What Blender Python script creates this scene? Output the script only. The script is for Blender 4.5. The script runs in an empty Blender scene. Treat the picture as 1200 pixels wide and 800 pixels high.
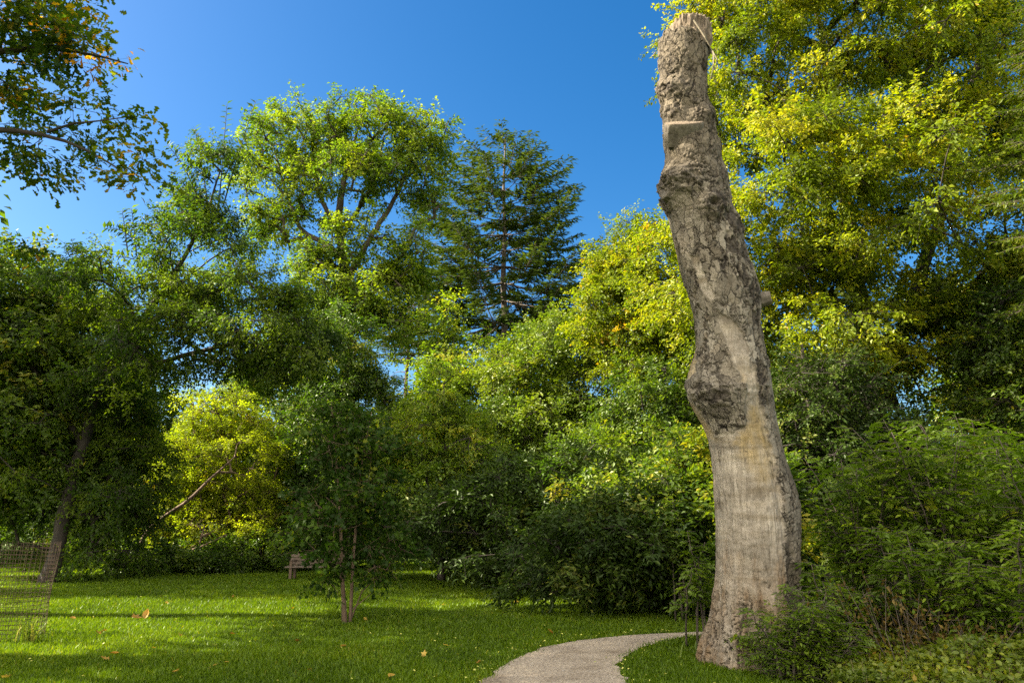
import bpy, math, random
import numpy as np

R = math.radians
sc = bpy.context.scene
COL = sc.collection
rng = np.random.default_rng(7)
random.seed(7)

# ------------------------------------------------------------------ camera
EYE = 1.6
PITCH = R(13.8)
FPX = 857.0                      # focal length in photo pixels (1200 wide)
cp, sp = math.cos(PITCH), math.sin(PITCH)
cam_d = bpy.data.cameras.new("camera")
cam_d.sensor_width = 36.0
cam_d.lens = 36.0 * FPX / 1200.0
cam_d.clip_end = 3000
cam_d.clip_start = 0.05
cam = bpy.data.objects.new("camera", cam_d)
COL.objects.link(cam)
cam.location = (0, 0, EYE)
cam.rotation_euler = (R(90) + PITCH, 0, 0)
sc.camera = cam


def pt(px, py, d):
    """a point of the place seen at photo pixel (px,py), at the distance d along the ground"""
    u = (px - 600) / FPX
    v = (400 - py) / FPX
    yr = cp - sp * v
    zr = sp + cp * v
    k = d / yr
    return np.array([u * k, d, EYE + zr * k])


def gp(px, py):
    """the ground point under photo pixel (px,py)"""
    v = (400 - py) / FPX
    yr = cp - sp * v
    zr = sp + cp * v
    k = -EYE / zr
    return np.array([(px - 600) / FPX * k, yr * k, 0.0])


def proj(P):
    x = P[:, 0]
    yy = P[:, 1]
    z = P[:, 2] - EYE
    zc = yy * cp + z * sp
    vc = z * cp - yy * sp
    return 600 + FPX * x / zc, 400 - FPX * vc / zc


def pscale(d, py):
    p = pt(600, py, d)
    return (d * cp + (p[2] - EYE) * sp) / FPX


# ------------------------------------------------------------------ numpy noise
_perm = np.random.default_rng(3).permutation(256)
_perm = np.concatenate([_perm, _perm, _perm])
_grad = np.random.default_rng(4).normal(size=(256, 3))
_grad /= np.linalg.norm(_grad, axis=1)[:, None]


def perlin(P):
    P = np.asarray(P, float)
    i = np.floor(P).astype(int)
    f = P - i
    i &= 255
    w = f * f * f * (f * (f * 6 - 15) + 10)
    out = 0
    for dx in (0, 1):
        for dy in (0, 1):
            for dz in (0, 1):
                h = _perm[_perm[_perm[(i[:, 0] + dx) & 255] + ((i[:, 1] + dy) & 255)] + ((i[:, 2] + dz) & 255)]
                g = _grad[h & 255]
                d = f - np.array([dx, dy, dz])
                wx = w[:, 0] if dx else 1 - w[:, 0]
                wy = w[:, 1] if dy else 1 - w[:, 1]
                wz = w[:, 2] if dz else 1 - w[:, 2]
                out = out + wx * wy * wz * (g * d).sum(1)
    return out * 1.5


def fbm(P, octv=4):
    P = np.asarray(P, float)
    s, a = 0, 1.0
    for k in range(octv):
        s = s + a * perlin(P * 2 ** k + 17.3 * k)
        a *= 0.5
    return s


def worley(P, seed=0):
    """(F1, F2, id of nearest cell) of 3-D cells"""
    P = np.asarray(P, float)
    i = np.floor(P).astype(int)
    rs = np.random.default_rng(seed + 50).random((256, 3))
    f1 = np.full(len(P), 9.0)
    f2 = np.full(len(P), 9.0)
    idn = np.zeros(len(P), int)
    for dx in (-1, 0, 1):
        for dy in (-1, 0, 1):
            for dz in (-1, 0, 1):
                c = i + np.array([dx, dy, dz])
                h = _perm[_perm[_perm[c[:, 0] & 255] + (c[:, 1] & 255)] + (c[:, 2] & 255)]
                q = c + rs[h]
                d = np.sqrt(((P - q) ** 2).sum(1))
                near = d < f1
                f2 = np.where(near, f1, np.minimum(f2, d))
                idn = np.where(near, h, idn)
                f1 = np.where(near, d, f1)
    return f1, f2, idn


def norm(v):
    return v / np.maximum(np.linalg.norm(v, axis=-1, keepdims=True), 1e-9)


def sstep(a, b, x):
    t = np.clip((x - a) / (b - a), 0, 1)
    return t * t * (3 - 2 * t)


# ------------------------------------------------------------------ objects
def tag(o, label=None, cat=None, group=None, kind=None):
    if label: o["label"] = label
    if cat: o["category"] = cat
    if group: o["group"] = group
    if kind: o["kind"] = kind
    return o


def empty(name, loc, label, cat, group=None, rz=0.0):
    o = bpy.data.objects.new(name, None)
    COL.objects.link(o)
    o.location = tuple(float(a) for a in loc)
    o.rotation_euler = (0, 0, rz)
    o.empty_display_size = 0.3
    return tag(o, label, cat, group)


def mesh_obj(name, V, polys, sizes, mat, parent=None, tint=None, smooth=False, vattr=None):
    """V (n,3) world coords; polys flat index array; sizes per-polygon vertex counts"""
    V = np.asarray(V, np.float32).reshape(-1, 3)
    if parent is not None:
        V = V - np.array(parent.location, np.float32)
    polys = np.asarray(polys, np.int32).ravel()
    sizes = np.asarray(sizes, np.int32).ravel()
    me = bpy.data.meshes.new(name)
    me.vertices.add(len(V))
    me.vertices.foreach_set("co", V.ravel())
    me.loops.add(len(polys))
    me.loops.foreach_set("vertex_index", polys)
    me.polygons.add(len(sizes))
    st = np.zeros(len(sizes), np.int32)
    st[1:] = np.cumsum(sizes)[:-1]
    me.polygons.foreach_set("loop_start", st)
    me.polygons.foreach_set("use_smooth", np.full(len(sizes), bool(smooth)))
    me.update(calc_edges=True)
    if tint is not None:
        a = me.attributes.new("tint", "FLOAT", "FACE")
        a.data.foreach_set("value", np.asarray(tint, np.float32))
    if vattr:
        for k, val in vattr.items():
            a = me.attributes.new(k, "FLOAT", "POINT")
            a.data.foreach_set("value", np.asarray(val, np.float32))
    me.materials.append(mat)
    o = bpy.data.objects.new(name, me)
    COL.objects.link(o)
    if parent is not None:
        o.parent = parent
    return o


class Geo:
    """collects shapes that end up in ONE mesh"""
    def __init__(self):
        self.V, self.F, self.S, self.n = [], [], [], 0

    def add(self, V, F, sizes):
        V = np.asarray(V, float).reshape(-1, 3)
        self.V.append(V)
        self.F.append(np.asarray(F, int).ravel() + self.n)
        self.S.append(np.asarray(sizes, int).ravel())
        self.n += len(V)

    def tube(self, P, rad, sides=6, cap=True, rough=0.0):
        P = np.asarray(P, float)
        n = len(P)
        rad = np.broadcast_to(np.asarray(rad, float), (n,))
        T = norm(np.gradient(P, axis=0))
        ref = np.array([0, 0, 1.0]) if abs(T[:, 2]).mean() < 0.8 else np.array([0, 1.0, 0])
        A = norm(np.cross(T, ref))
        B = np.cross(T, A)
        a = np.arange(sides) / sides * 2 * np.pi
        rr = rad[:, None] * np.ones(sides)[None]
        if rough:
            rr = rr * (1 + rough * rng.normal(size=(n, sides)) + rough * 1.5 * rng.normal(size=(1, sides)))
        V = P[:, None] + rr[..., None] * (np.cos(a)[None, :, None] * A[:, None] + np.sin(a)[None, :, None] * B[:, None])
        i, j = np.meshgrid(np.arange(n - 1), np.arange(sides), indexing="ij")
        j2 = (j + 1) % sides
        F = np.stack([i * sides + j, i * sides + j2, (i + 1) * sides + j2, (i + 1) * sides + j], -1).reshape(-1)
        S = [4] * ((n - 1) * sides)
        if cap:
            F = np.concatenate([F, np.arange(sides)[::-1], (n - 1) * sides + np.arange(sides)])
            S = S + [sides, sides]
        self.add(V, F, S)

    def twigs(self, P0, P1, r0, r1):
        """many straight three-sided twigs at once"""
        P0 = np.asarray(P0); P1 = np.asarray(P1)
        m = len(P0)
        if not m: return
        T = norm(P1 - P0)
        ref = np.where(np.abs(T[:, 2:3]) < 0.8, np.array([[0, 0, 1.0]]), np.array([[0, 1.0, 0]]))
        A = norm(np.cross(T, ref)); B = np.cross(T, A)
        V = np.zeros((m, 6, 3))
        for k in range(3):
            c, s = math.cos(k * 2.0944), math.sin(k * 2.0944)
            V[:, k] = P0 + r0 * (c * A + s * B)
            V[:, 3 + k] = P1 + r1 * (c * A + s * B)
        base = np.array([0, 1, 4, 3, 1, 2, 5, 4, 2, 0, 3, 5])
        F = (np.arange(m) * 6)[:, None] + base[None]
        self.add(V, F, [4] * (3 * m))

    def box(self, c, s, rot=None):
        c = np.asarray(c, float); s = np.asarray(s, float) / 2
        V = np.array([[x, y, z] for x in (-1, 1) for y in (-1, 1) for z in (-1, 1)]) * s
        if rot is not None: V = V @ np.asarray(rot).T
        F = [0, 1, 3, 2, 4, 6, 7, 5, 0, 4, 5, 1, 2, 3, 7, 6, 0, 2, 6, 4, 1, 5, 7, 3]
        self.add(V + c, F, [4] * 6)

    def build(self, name, mat, parent=None, smooth=False):
        return mesh_obj(name, np.concatenate(self.V), np.concatenate(self.F), np.concatenate(self.S), mat, parent, smooth=smooth)


# leaf outlines: (along 0..1, across -.5...5)
OUT = {
    "rhomb": [(0, 0), (.45, .5), (1, 0), (.45, -.5)],
    "oval": [(0, 0), (.25, .42), (.6, .46), (1, 0), (.6, -.46), (.25, -.42)],
    "oak": [(0, 0), (.2, .22), (.3, .1), (.5, .42), (.6, .2), (.82, .5), (1, .12), (1, -.12), (.82, -.5), (.6, -.2), (.5, -.42), (.3, -.1), (.2, -.22)],
    "maple": [(0, 0), (.1, .45), (.32, .3), (.6, .5), (.62, .2), (1, 0), (.62, -.2), (.6, -.5), (.32, -.3), (.1, -.45)],
    "blade": [(0, .5), (.5, .35), (1, 0), (.5, -.35), (0, -.5)],
}


def leaf_arrays(C, A, N, L, W, shape, fold=0.25, bend=0.15):
    out = np.array(OUT[shape])
    k = len(out)
    A = norm(A)
    S = norm(np.cross(N, A))
    N = np.cross(A, S)
    L = np.broadcast_to(np.asarray(L, float), (len(C),))[:, None, None]
    W = np.broadcast_to(np.asarray(W, float), (len(C),))[:, None, None]
    u = out[:, 0][None, :, None]
    v = out[:, 1][None, :, None]
    V = C[:, None] + A[:, None] * L * u + S[:, None] * W * v + N[:, None] * (np.abs(v) * W * fold - bend * L * u * u)
    m = len(C)
    F = np.arange(m * k)
    return V.reshape(-1, 3), F, np.full(m, k)


# ------------------------------------------------------------------ materials
def new_mat(name):
    m = bpy.data.materials.new(name)
    m.use_nodes = True
    nt = m.node_tree
    for n in list(nt.nodes): nt.nodes.remove(n)
    return m, nt, nt.nodes.new("ShaderNodeOutputMaterial")


def ramp(nt, stops, fac=None):
    r = nt.nodes.new("ShaderNodeValToRGB")
    el = r.color_ramp.elements
    while len(el) > 1: el.remove(el[0])
    el[0].position = stops[0][0]; el[0].color = (*stops[0][1], 1)
    for p, c in stops[1:]:
        e = el.new(p); e.color = (*c, 1)
    if fac is not None: nt.links.new(fac, r.inputs[0])
    return r


def noise(nt, scale, detail=4, rough=0.6, vec=None, dim="3D"):
    n = nt.nodes.new("ShaderNodeTexNoise")
    n.inputs["Scale"].default_value = scale
    n.inputs["Detail"].default_value = detail
    n.inputs["Roughness"].default_value = rough
    if vec is not None: nt.links.new(vec, n.inputs["Vector"])
    return n


def leaf_mat(name, stops, transl=0.45, gloss=0.05, rough=0.45, tgain=(1.05, 1.15, 0.5)):
    """stops: colours over the leaf's own tint; light also passes through the blade"""
    m, nt, out = new_mat(name)
    stops = [(a, (c[0] * 1.35, c[1] * 1.3, c[2] * .5)) for a, c in stops]
    at = nt.nodes.new("ShaderNodeAttribute"); at.attribute_name = "tint"
    rp = ramp(nt, stops, at.outputs["Fac"])
    df = nt.nodes.new("ShaderNodeBsdfDiffuse")
    nt.links.new(rp.outputs[0], df.inputs[0])
    tr = nt.nodes.new("ShaderNodeBsdfTranslucent")
    mul = nt.nodes.new("ShaderNodeMix"); mul.data_type = "RGBA"; mul.blend_type = "MULTIPLY"
    mul.inputs[0].default_value = 1
    nt.links.new(rp.outputs[0], mul.inputs[6]); mul.inputs[7].default_value = (*[g * 1.5 for g in tgain], 1)
    nt.links.new(mul.outputs[2], tr.inputs[0])
    mx = nt.nodes.new("ShaderNodeMixShader"); mx.inputs[0].default_value = transl
    nt.links.new(df.outputs[0], mx.inputs[1]); nt.links.new(tr.outputs[0], mx.inputs[2])
    gl = nt.nodes.new("ShaderNodeBsdfGlossy"); gl.inputs["Roughness"].default_value = rough
    gl.inputs[0].default_value = (.55, .6, .45, 1)
    m2 = nt.nodes.new("ShaderNodeMixShader"); m2.inputs[0].default_value = gloss
    nt.links.new(mx.outputs[0], m2.inputs[1]); nt.links.new(gl.outputs[0], m2.inputs[2])
    nt.links.new(m2.outputs[0], out.inputs[0])
    return m


def bark_mat(name, c0, c1, scale=6.0, stretch=0.25, bump=0.6):
    m, nt, out = new_mat(name)
    tc = nt.nodes.new("ShaderNodeTexCoord")
    mp = nt.nodes.new("ShaderNodeMapping"); mp.inputs["Scale"].default_value = (1, 1, stretch)
    nt.links.new(tc.outputs["Object"], mp.inputs[0])
    n1 = noise(nt, scale, 6, 0.65, mp.outputs[0])
    rp = ramp(nt, [(0.3, c0), (0.68, c1)], n1.outputs[0])
    b = nt.nodes.new("ShaderNodeBsdfPrincipled")
    b.inputs["Roughness"].default_value = 0.9
    nt.links.new(rp.outputs[0], b.inputs["Base Color"])
    bp = nt.nodes.new("ShaderNodeBump"); bp.inputs["Strength"].default_value = bump; bp.inputs["Distance"].default_value = 0.05
    nt.links.new(n1.outputs[0], bp.inputs["Height"]); nt.links.new(bp.outputs[0], b.inputs["Normal"])
    nt.links.new(b.outputs[0], out.inputs[0])
    return m


def plain_mat(name, c, rough=0.8, metal=0.0, c2=None, scale=8.0):
    m, nt, out = new_mat(name)
    b = nt.nodes.new("ShaderNodeBsdfPrincipled")
    b.inputs["Roughness"].default_value = rough
    b.inputs["Metallic"].default_value = metal
    tc = nt.nodes.new("ShaderNodeTexCoord")
    n1 = noise(nt, scale, 5, 0.6, tc.outputs["Object"])
    rp = ramp(nt, [(0.3, c), (0.7, c2 or tuple(min(1, a * 1.5) for a in c))], n1.outputs[0])
    nt.links.new(rp.outputs[0], b.inputs["Base Color"])
    nt.links.new(b.outputs[0], out.inputs[0])
    return m


M = {}
M["maple"] = leaf_mat("yellow_maple_leaf", [(0, (.055, .075, .010)), (.3, (.085, .125, .012)), (.6, (.155, .19, .014)), (.85, (.22, .22, .016)), (1, (.30, .16, .025))], .45, .03, tgain=(1.1, 1.15, .5))
M["green_maple"] = leaf_mat("green_maple_leaf", [(0, (.022, .050, .010)), (.5, (.055, .095, .014)), (.85, (.12, .155, .018)), (1, (.22, .2, .02))], .42, .05)
M["elm"] = leaf_mat("dark_elm_leaf", [(0, (.018, .038, .008)), (.5, (.040, .076, .011)), (.85, (.085, .125, .014)), (1, (.16, .16, .02))], .5, .03)
M["lime"] = leaf_mat("light_lime_leaf", [(0, (.045, .085, .014)), (.5, (.10, .155, .018)), (.9, (.17, .21, .022)), (1, (.24, .22, .025))], .45, .04)
M["gold"] = leaf_mat("gold_shrub_leaf", [(0, (.08, .095, .012)), (.45, (.125, .165, .016)), (.85, (.22, .245, .02)), (1, (.26, .16, .03))], .58, .02, tgain=(1.02, 1.15, .5))
M["mid"] = leaf_mat("mid_green_leaf", [(0, (.030, .060, .012)), (.5, (.07, .115, .016)), (.9, (.14, .175, .02)), (1, (.2, .18, .025))], .42, .05)
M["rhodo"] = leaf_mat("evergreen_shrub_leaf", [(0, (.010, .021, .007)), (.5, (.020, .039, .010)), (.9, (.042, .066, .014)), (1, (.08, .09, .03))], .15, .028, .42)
M["sap"] = leaf_mat("sapling_leaf", [(0, (.012, .028, .009)), (.5, (.024, .052, .011)), (.9, (.05, .088, .015)), (1, (.12, .14, .02))], .4, .02)
M["oak"] = leaf_mat("oak_leaf", [(0, (.020, .042, .010)), (.45, (.05, .085, .014)), (.75, (.11, .13, .016)), (.9, (.28, .18, .02)), (1, (.36, .11, .02))], .55, .03)
M["ash"] = leaf_mat("ash_leaf", [(0, (.038, .070, .014)), (.5, (.085, .135, .018)), (.9, (.15, .20, .024)), (1, (.22, .22, .03))], .45, .04)
M["cover"] = leaf_mat("ground_cover_leaf", [(0, (.04, .065, .012)), (.5, (.09, .12, .018)), (.85, (.17, .18, .02)), (1, (.22, .14, .03))], .4, .05)
M["fir"] = leaf_mat("fir_needle", [(0, (.025, .045, .022)), (.5, (.050, .078, .031)), (.9, (.088, .11, .036)), (1, (.14, .13, .04))], .22, .03)
M["cedar"] = leaf_mat("cedar_needle", [(0, (.028, .048, .014)), (.5, (.055, .080, .018)), (1, (.11, .12, .02))], .3, .02)
M["grass"] = leaf_mat("grass_blade", [(0, (.034, .064, .005)), (.5, (.076, .130, .006)), (.9, (.125, .175, .010)), (1, (.17, .17, .03))], .35, .03, tgain=(1.1, 1.1, .4))
M["tall_grass"] = leaf_mat("tall_grass_blade", [(0, (.05, .085, .018)), (.5, (.10, .14, .03)), (1, (.25, .22, .09))], .35, .05)
M["withered"] = leaf_mat("withered_leaf", [(0, (.032, .020, .012)), (.5, (.075, .048, .026)), (1, (.18, .13, .07))], .2, .03)
M["dry"] = leaf_mat("dry_brown_leaf", [(0, (.13, .065, .025)), (.5, (.25, .13, .045)), (1, (.42, .30, .14))], .25, .05)
M["speck"] = leaf_mat("pale_fallen_leaf", [(0, (.25, .3, .08)), (1, (.55, .52, .3))], .2, .08)
M["bark"] = bark_mat("grey_brown_bark", (.035, .026, .018), (.13, .10, .072))
M["snag_bark"] = bark_mat("dead_stub_bark", (.07, .056, .04), (.2, .17, .125), 14, .6)
M["bark_dark"] = bark_mat("dark_bark", (.018, .014, .010), (.065, .05, .036))
M["bark_warm"] = bark_mat("warm_brown_bark", (.07, .042, .024), (.22, .145, .09))
M["bark_light"] = bark_mat("pale_sapling_bark", (.16, .13, .08), (.36, .30, .2))
M["wire"] = plain_mat("rusty_wire", (.045, .026, .012), 1.0, 0, (.075, .045, .02))
M["bench"] = plain_mat("weathered_bench_wood", (.10, .07, .045), .85, 0, (.20, .15, .11), 12)
M["bench_dark"] = plain_mat("bench_frame_wood", (.10, .065, .04), .8)


# ------------------------------------------------------------------ world and sun
SUN_AZ = R(-88)       # measured from straight ahead, negative = to the left
SUN_EL = R(36)
w = bpy.data.worlds.new("World")
sc.world = w
w.use_nodes = True
nt = w.node_tree
bg = nt.nodes["Background"]
sky = nt.nodes.new("ShaderNodeTexSky")
sky.sky_type = "NISHITA"
sky.sun_disc = False
sky.sun_elevation = SUN_EL
sky.sun_rotation = SUN_AZ
sky.altitude = 0
sky.air_density = 1.0
sky.dust_density = 1.3
sky.ozone_density = 2.5
hs = nt.nodes.new("ShaderNodeHueSaturation")
hs.inputs["Saturation"].default_value = 1.42
nt.links.new(sky.outputs[0], hs.inputs["Color"])
# made-up bright clouds, unseen behind the camera, added to lift the shade
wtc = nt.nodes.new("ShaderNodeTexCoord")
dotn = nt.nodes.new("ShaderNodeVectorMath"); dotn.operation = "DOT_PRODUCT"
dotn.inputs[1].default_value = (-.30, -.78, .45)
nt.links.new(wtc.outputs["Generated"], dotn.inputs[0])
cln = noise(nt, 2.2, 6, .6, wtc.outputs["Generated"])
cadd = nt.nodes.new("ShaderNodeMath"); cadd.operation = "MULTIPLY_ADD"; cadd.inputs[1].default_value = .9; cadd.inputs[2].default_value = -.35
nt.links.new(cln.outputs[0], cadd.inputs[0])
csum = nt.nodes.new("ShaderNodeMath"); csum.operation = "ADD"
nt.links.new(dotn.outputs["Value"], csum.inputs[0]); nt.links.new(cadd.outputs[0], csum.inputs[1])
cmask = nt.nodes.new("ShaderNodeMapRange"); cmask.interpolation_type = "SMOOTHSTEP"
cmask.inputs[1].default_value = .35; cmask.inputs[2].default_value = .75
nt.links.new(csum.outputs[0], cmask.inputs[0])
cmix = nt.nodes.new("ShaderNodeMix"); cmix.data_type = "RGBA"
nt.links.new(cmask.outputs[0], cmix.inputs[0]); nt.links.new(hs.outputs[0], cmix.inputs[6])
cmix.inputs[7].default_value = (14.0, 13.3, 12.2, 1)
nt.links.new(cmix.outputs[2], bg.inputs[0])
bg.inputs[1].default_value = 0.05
sd = bpy.data.lights.new("sun", "SUN")
sd.energy = 4.7
sd.angle = R(0.53)
sd.color = (1.0, .90, .74)
so = bpy.data.objects.new("sun", sd)
COL.objects.link(so)
so.rotation_euler = (R(90) - SUN_EL, 0, -SUN_AZ + R(180))
so.location = (-30, 10, 30)

sc.view_settings.view_transform = "Standard"
sc.view_settings.look = "None"
sc.view_settings.exposure = 2.2
sc.view_settings.gamma = 1
cy = sc.cycles
cy.max_bounces = 6
cy.diffuse_bounces = 4
cy.glossy_bounces = 2
cy.transmission_bounces = 4
cy.transparent_max_bounces = 4
cy.caustics_reflective = False
cy.caustics_refractive = False
cy.sample_clamp_indirect = 4
cy.use_denoising = False
cy.use_adaptive_sampling = False
sc.render.filter_size = 1.15
cy.adaptive_threshold = 0.015

# ------------------------------------------------------------------ ground
def zground(x, y):
    return 0.05 * np.sin(x * .35 + 1) * np.sin(y * .27) + 0.02 * np.sin(x * 1.1) * np.cos(y * .9)


PATH_L = [(560, 806), (580, 790), (606, 773), (640, 758), (680, 749.5), (730, 744), (775, 741.5)]
PATH_R = [(737, 806), (724, 790), (727, 774), (748, 761), (776, 751), (800, 746.5), (815, 745.5)]
pl = [gp(*a) for a in PATH_L]
pr = [gp(*a) for a in PATH_R]
pl = [np.array([-1.6, -6, 0]), np.array([-1.35, 0, 0]), np.array([-1.0, 4.0, 0])] + pl + [np.array([6.0, 12.1, 0]), np.array([16.0, 12.8, 0])]
pr = [np.array([0.3, -6, 0]), np.array([.6, 0, 0]), np.array([1.0, 4.0, 0])] + pr + [np.array([6.0, 10.75, 0]), np.array([16.0, 11.2, 0])]


def resample(P, n):
    P = np.array(P)[:, :2]
    # smooth a little by corner cutting, then resample by length
    for _ in range(3):
        Q = [P[0]]
        for a, b in zip(P[:-1], P[1:]):
            Q += [a * .75 + b * .25, a * .25 + b * .75]
        Q.append(P[-1]); P = np.array(Q)
    s = np.concatenate([[0], np.cumsum(np.linalg.norm(np.diff(P, axis=0), axis=1))])
    t = np.linspace(0, s[-1], n)
    return np.stack([np.interp(t, s, P[:, 0]), np.interp(t, s, P[:, 1])], 1)


NP_ = 260
PL, PR = resample(pl, NP_), resample(pr, NP_)
jit = fbm(np.stack([np.arange(NP_) * .45, np.zeros(NP_), np.zeros(NP_)], 1), 4) * .08
PL[:, 0] += jit
PR[:, 0] -= fbm(np.stack([np.arange(NP_) * .43 + 40, np.zeros(NP_), np.zeros(NP_)], 1), 4) * .08
PATH_POLY = np.concatenate([PL, PR[::-1]])


def in_poly(x, y, poly):
    inside = np.zeros(len(x), bool)
    j = len(poly) - 1
    for i in range(len(poly)):
        xi, yi = poly[i]; xj, yj = poly[j]
        if yi != yj:
            c = ((yi > y) != (yj > y)) & (x < (xj - xi) * (y - yi) / (yj - yi) + xi)
            inside ^= c
        j = i
    return inside


def ground_mat():
    m, nt, out = new_mat("lawn_soil")
    tc = nt.nodes.new("ShaderNodeTexCoord")
    n1 = noise(nt, 1.3, 6, .65, tc.outputs["Object"])
    n2 = noise(nt, 40, 4, .7, tc.outputs["Object"])
    r1 = ramp(nt, [(.3, (.028, .052, .005)), (.55, (.052, .088, .006)), (.75, (.072, .098, .009))], n1.outputs[0])
    r2 = ramp(nt, [(.3, (.45, .45, .4)), (.7, (1.2, 1.2, 1.1))], n2.outputs[0])
    mx = nt.nodes.new("ShaderNodeMix"); mx.data_type = "RGBA"; mx.blend_type = "MULTIPLY"; mx.inputs[0].default_value = 1
    nt.links.new(r1.outputs[0], mx.inputs[6]); nt.links.new(r2.outputs[0], mx.inputs[7])
    b = nt.nodes.new("ShaderNodeBsdfPrincipled"); b.inputs["Roughness"].default_value = 1
    b.inputs["Specular IOR Level"].default_value = 0.1
    nt.links.new(mx.outputs[2], b.inputs["Base Color"])
    bp = nt.nodes.new("ShaderNodeBump"); bp.inputs["Strength"].default_value = .7; bp.inputs["Distance"].default_value = .04
    nt.links.new(n2.outputs[0], bp.inputs["Height"]); nt.links.new(bp.outputs[0], b.inputs["Normal"])
    nt.links.new(b.outputs[0], out.inputs[0])
    return m


def path_mat():
    m, nt, out = new_mat("gravel")
    tc = nt.nodes.new("ShaderNodeTexCoord")
    v = nt.nodes.new("ShaderNodeTexVoronoi"); v.inputs["Scale"].default_value = 55
    nt.links.new(tc.outputs["Object"], v.inputs["Vector"])
    n1 = noise(nt, 1.1, 5, .6, tc.outputs["Object"])
    n2 = noise(nt, 90, 3, .7, tc.outputs["Object"])
    rv = ramp(nt, [(0, (.18, .135, .092)), (.5, (.36, .29, .205)), (1, (.52, .44, .33))], v.outputs["Color"])
    r1 = ramp(nt, [(.34, (.62, .57, .50)), (.5, (.95, .93, .9)), (.66, (1.15, 1.12, 1.05))], n1.outputs[0])
    mx = nt.nodes.new("ShaderNodeMix"); mx.data_type = "RGBA"; mx.blend_type = "MULTIPLY"; mx.inputs[0].default_value = 1
    nt.links.new(rv.outputs[0], mx.inputs[6]); nt.links.new(r1.outputs[0], mx.inputs[7])
    b = nt.nodes.new("ShaderNodeBsdfPrincipled"); b.inputs["Roughness"].default_value = .95
    nt.links.new(mx.outputs[2], b.inputs["Base Color"])
    bp = nt.nodes.new("ShaderNodeBump"); bp.inputs["Strength"].default_value = .8; bp.inputs["Distance"].default_value = .015
    nt.links.new(v.outputs["Distance"], bp.inputs["Height"]); nt.links.new(bp.outputs[0], b.inputs["Normal"])
    nt.links.new(b.outputs[0], out.inputs[0])
    return m


def build_ground():
    xs = np.concatenate([np.array([-900, -300, -120, -60]), np.linspace(-36, 36, 145), np.array([60, 120, 300, 900])])
    ys = np.concatenate([np.array([-300, -60]), np.linspace(-12, 60, 145), np.array([90, 150, 400, 1500])])
    X, Y = np.meshgrid(xs, ys, indexing="ij")
    Z = zground(X, Y) * sstep(60, 40, np.maximum(np.abs(X), np.abs(Y - 20)))
    V = np.stack([X, Y, Z], -1).reshape(-1, 3)
    nx, ny = len(xs), len(ys)
    i, j = np.meshgrid(np.arange(nx - 1), np.arange(ny - 1), indexing="ij")
    F = np.stack([i * ny + j, (i + 1) * ny + j, (i + 1) * ny + j + 1, i * ny + j + 1], -1)
    tag(mesh_obj("ground", V, F, [4] * ((nx - 1) * (ny - 1)), ground_mat(), smooth=True), "green lawn and park ground under the trees", "ground", kind="structure")
    K = 9
    t = np.linspace(0, 1, K)
    G = PL[:, None] * (1 - t)[None, :, None] + PR[:, None] * t[None, :, None]
    Zp = zground(G[..., 0], G[..., 1]) + 0.010 + 0.012 * np.sin(np.pi * t)[None]
    V = np.concatenate([G, Zp[..., None]], -1).reshape(-1, 3)
    i, j = np.meshgrid(np.arange(NP_ - 1), np.arange(K - 1), indexing="ij")
    F = np.stack([i * K + j, i * K + j + 1, (i + 1) * K + j + 1, (i + 1) * K + j], -1)
    tag(mesh_obj("path", V, F, [4] * ((NP_ - 1) * (K - 1)), path_mat(), smooth=True), "curving gravel path through the lawn", "path", kind="structure")


def build_grass():
    n = 520000
    y = 6.2 * (32 / 6.2) ** rng.random(n)
    x = (rng.random(n) * 2 - 1) * (0.74 * y + 1.6)
    keep = ~in_poly(x + .05 * rng.normal(size=n), y + .05 * rng.normal(size=n), PATH_POLY)
    keep &= ~((x > 3.6) & (y < 10.6))
    x, y = x[keep], y[keep]
    n = len(x)
    h = (0.022 + 0.03 * rng.random(n)) * (1 + 0.4 * fbm(np.stack([x * .5, y * .5, 0 * x], 1), 2)) * (0.8 + y / 40)
    wd = (0.0035 + 0.003 * rng.random(n)) * (0.6 + y / 9)
    a = rng.random(n) * 6.283
    la = rng.random(n) * 6.283
    lean = rng.random(n) * .9
    z = zground(x, y)
    B = np.stack([x, y, z], 1)
    S = np.stack([np.cos(a), np.sin(a), 0 * a], 1) * wd[:, None]
    T = B + np.stack([np.cos(la) * lean * h, np.sin(la) * lean * h, h], 1)
    V = np.stack([B - S, B + S, T], 1).reshape(-1, 3)
    pn = fbm(np.stack([x * .45, y * .45, 0 * x + 5], 1), 3)
    tint = np.clip(.45 + .35 * pn + .18 * rng.normal(size=n), 0, 1) * .95
    tint = np.where(rng.random(n) < .012, 1.0, tint)
    tag(mesh_obj("grass", V, np.arange(3 * n), [3] * n, M["grass"], tint=tint), "short mown green grass of the lawn", "grass", kind="stuff")


# ------------------------------------------------------------------ broadleaf trees
def densify(P, step):
    P = np.asarray(P, float)
    s = np.concatenate([[0], np.cumsum(np.linalg.norm(np.diff(P[:, :3], axis=0), axis=1))])
    n = max(2, int(s[-1] / step) + 1)
    t = np.linspace(0, s[-1], n)
    # smooth interpolation (Catmull-like via cubic of cumulative averages)
    Q = np.stack([np.interp(t, s, P[:, k]) for k in range(P.shape[1])], 1)
    if n > 6:
        for _ in range(2):
            Q[1:-1] = Q[1:-1] * .5 + (Q[:-2] + Q[2:]) * .25
    return Q


def lobe(px, py, d, rx, ry, rd, w=1.0):
    s = pscale(d, py)
    return (pt(px, py, d), np.array([rx * s, rd, ry * s]), w)


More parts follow.
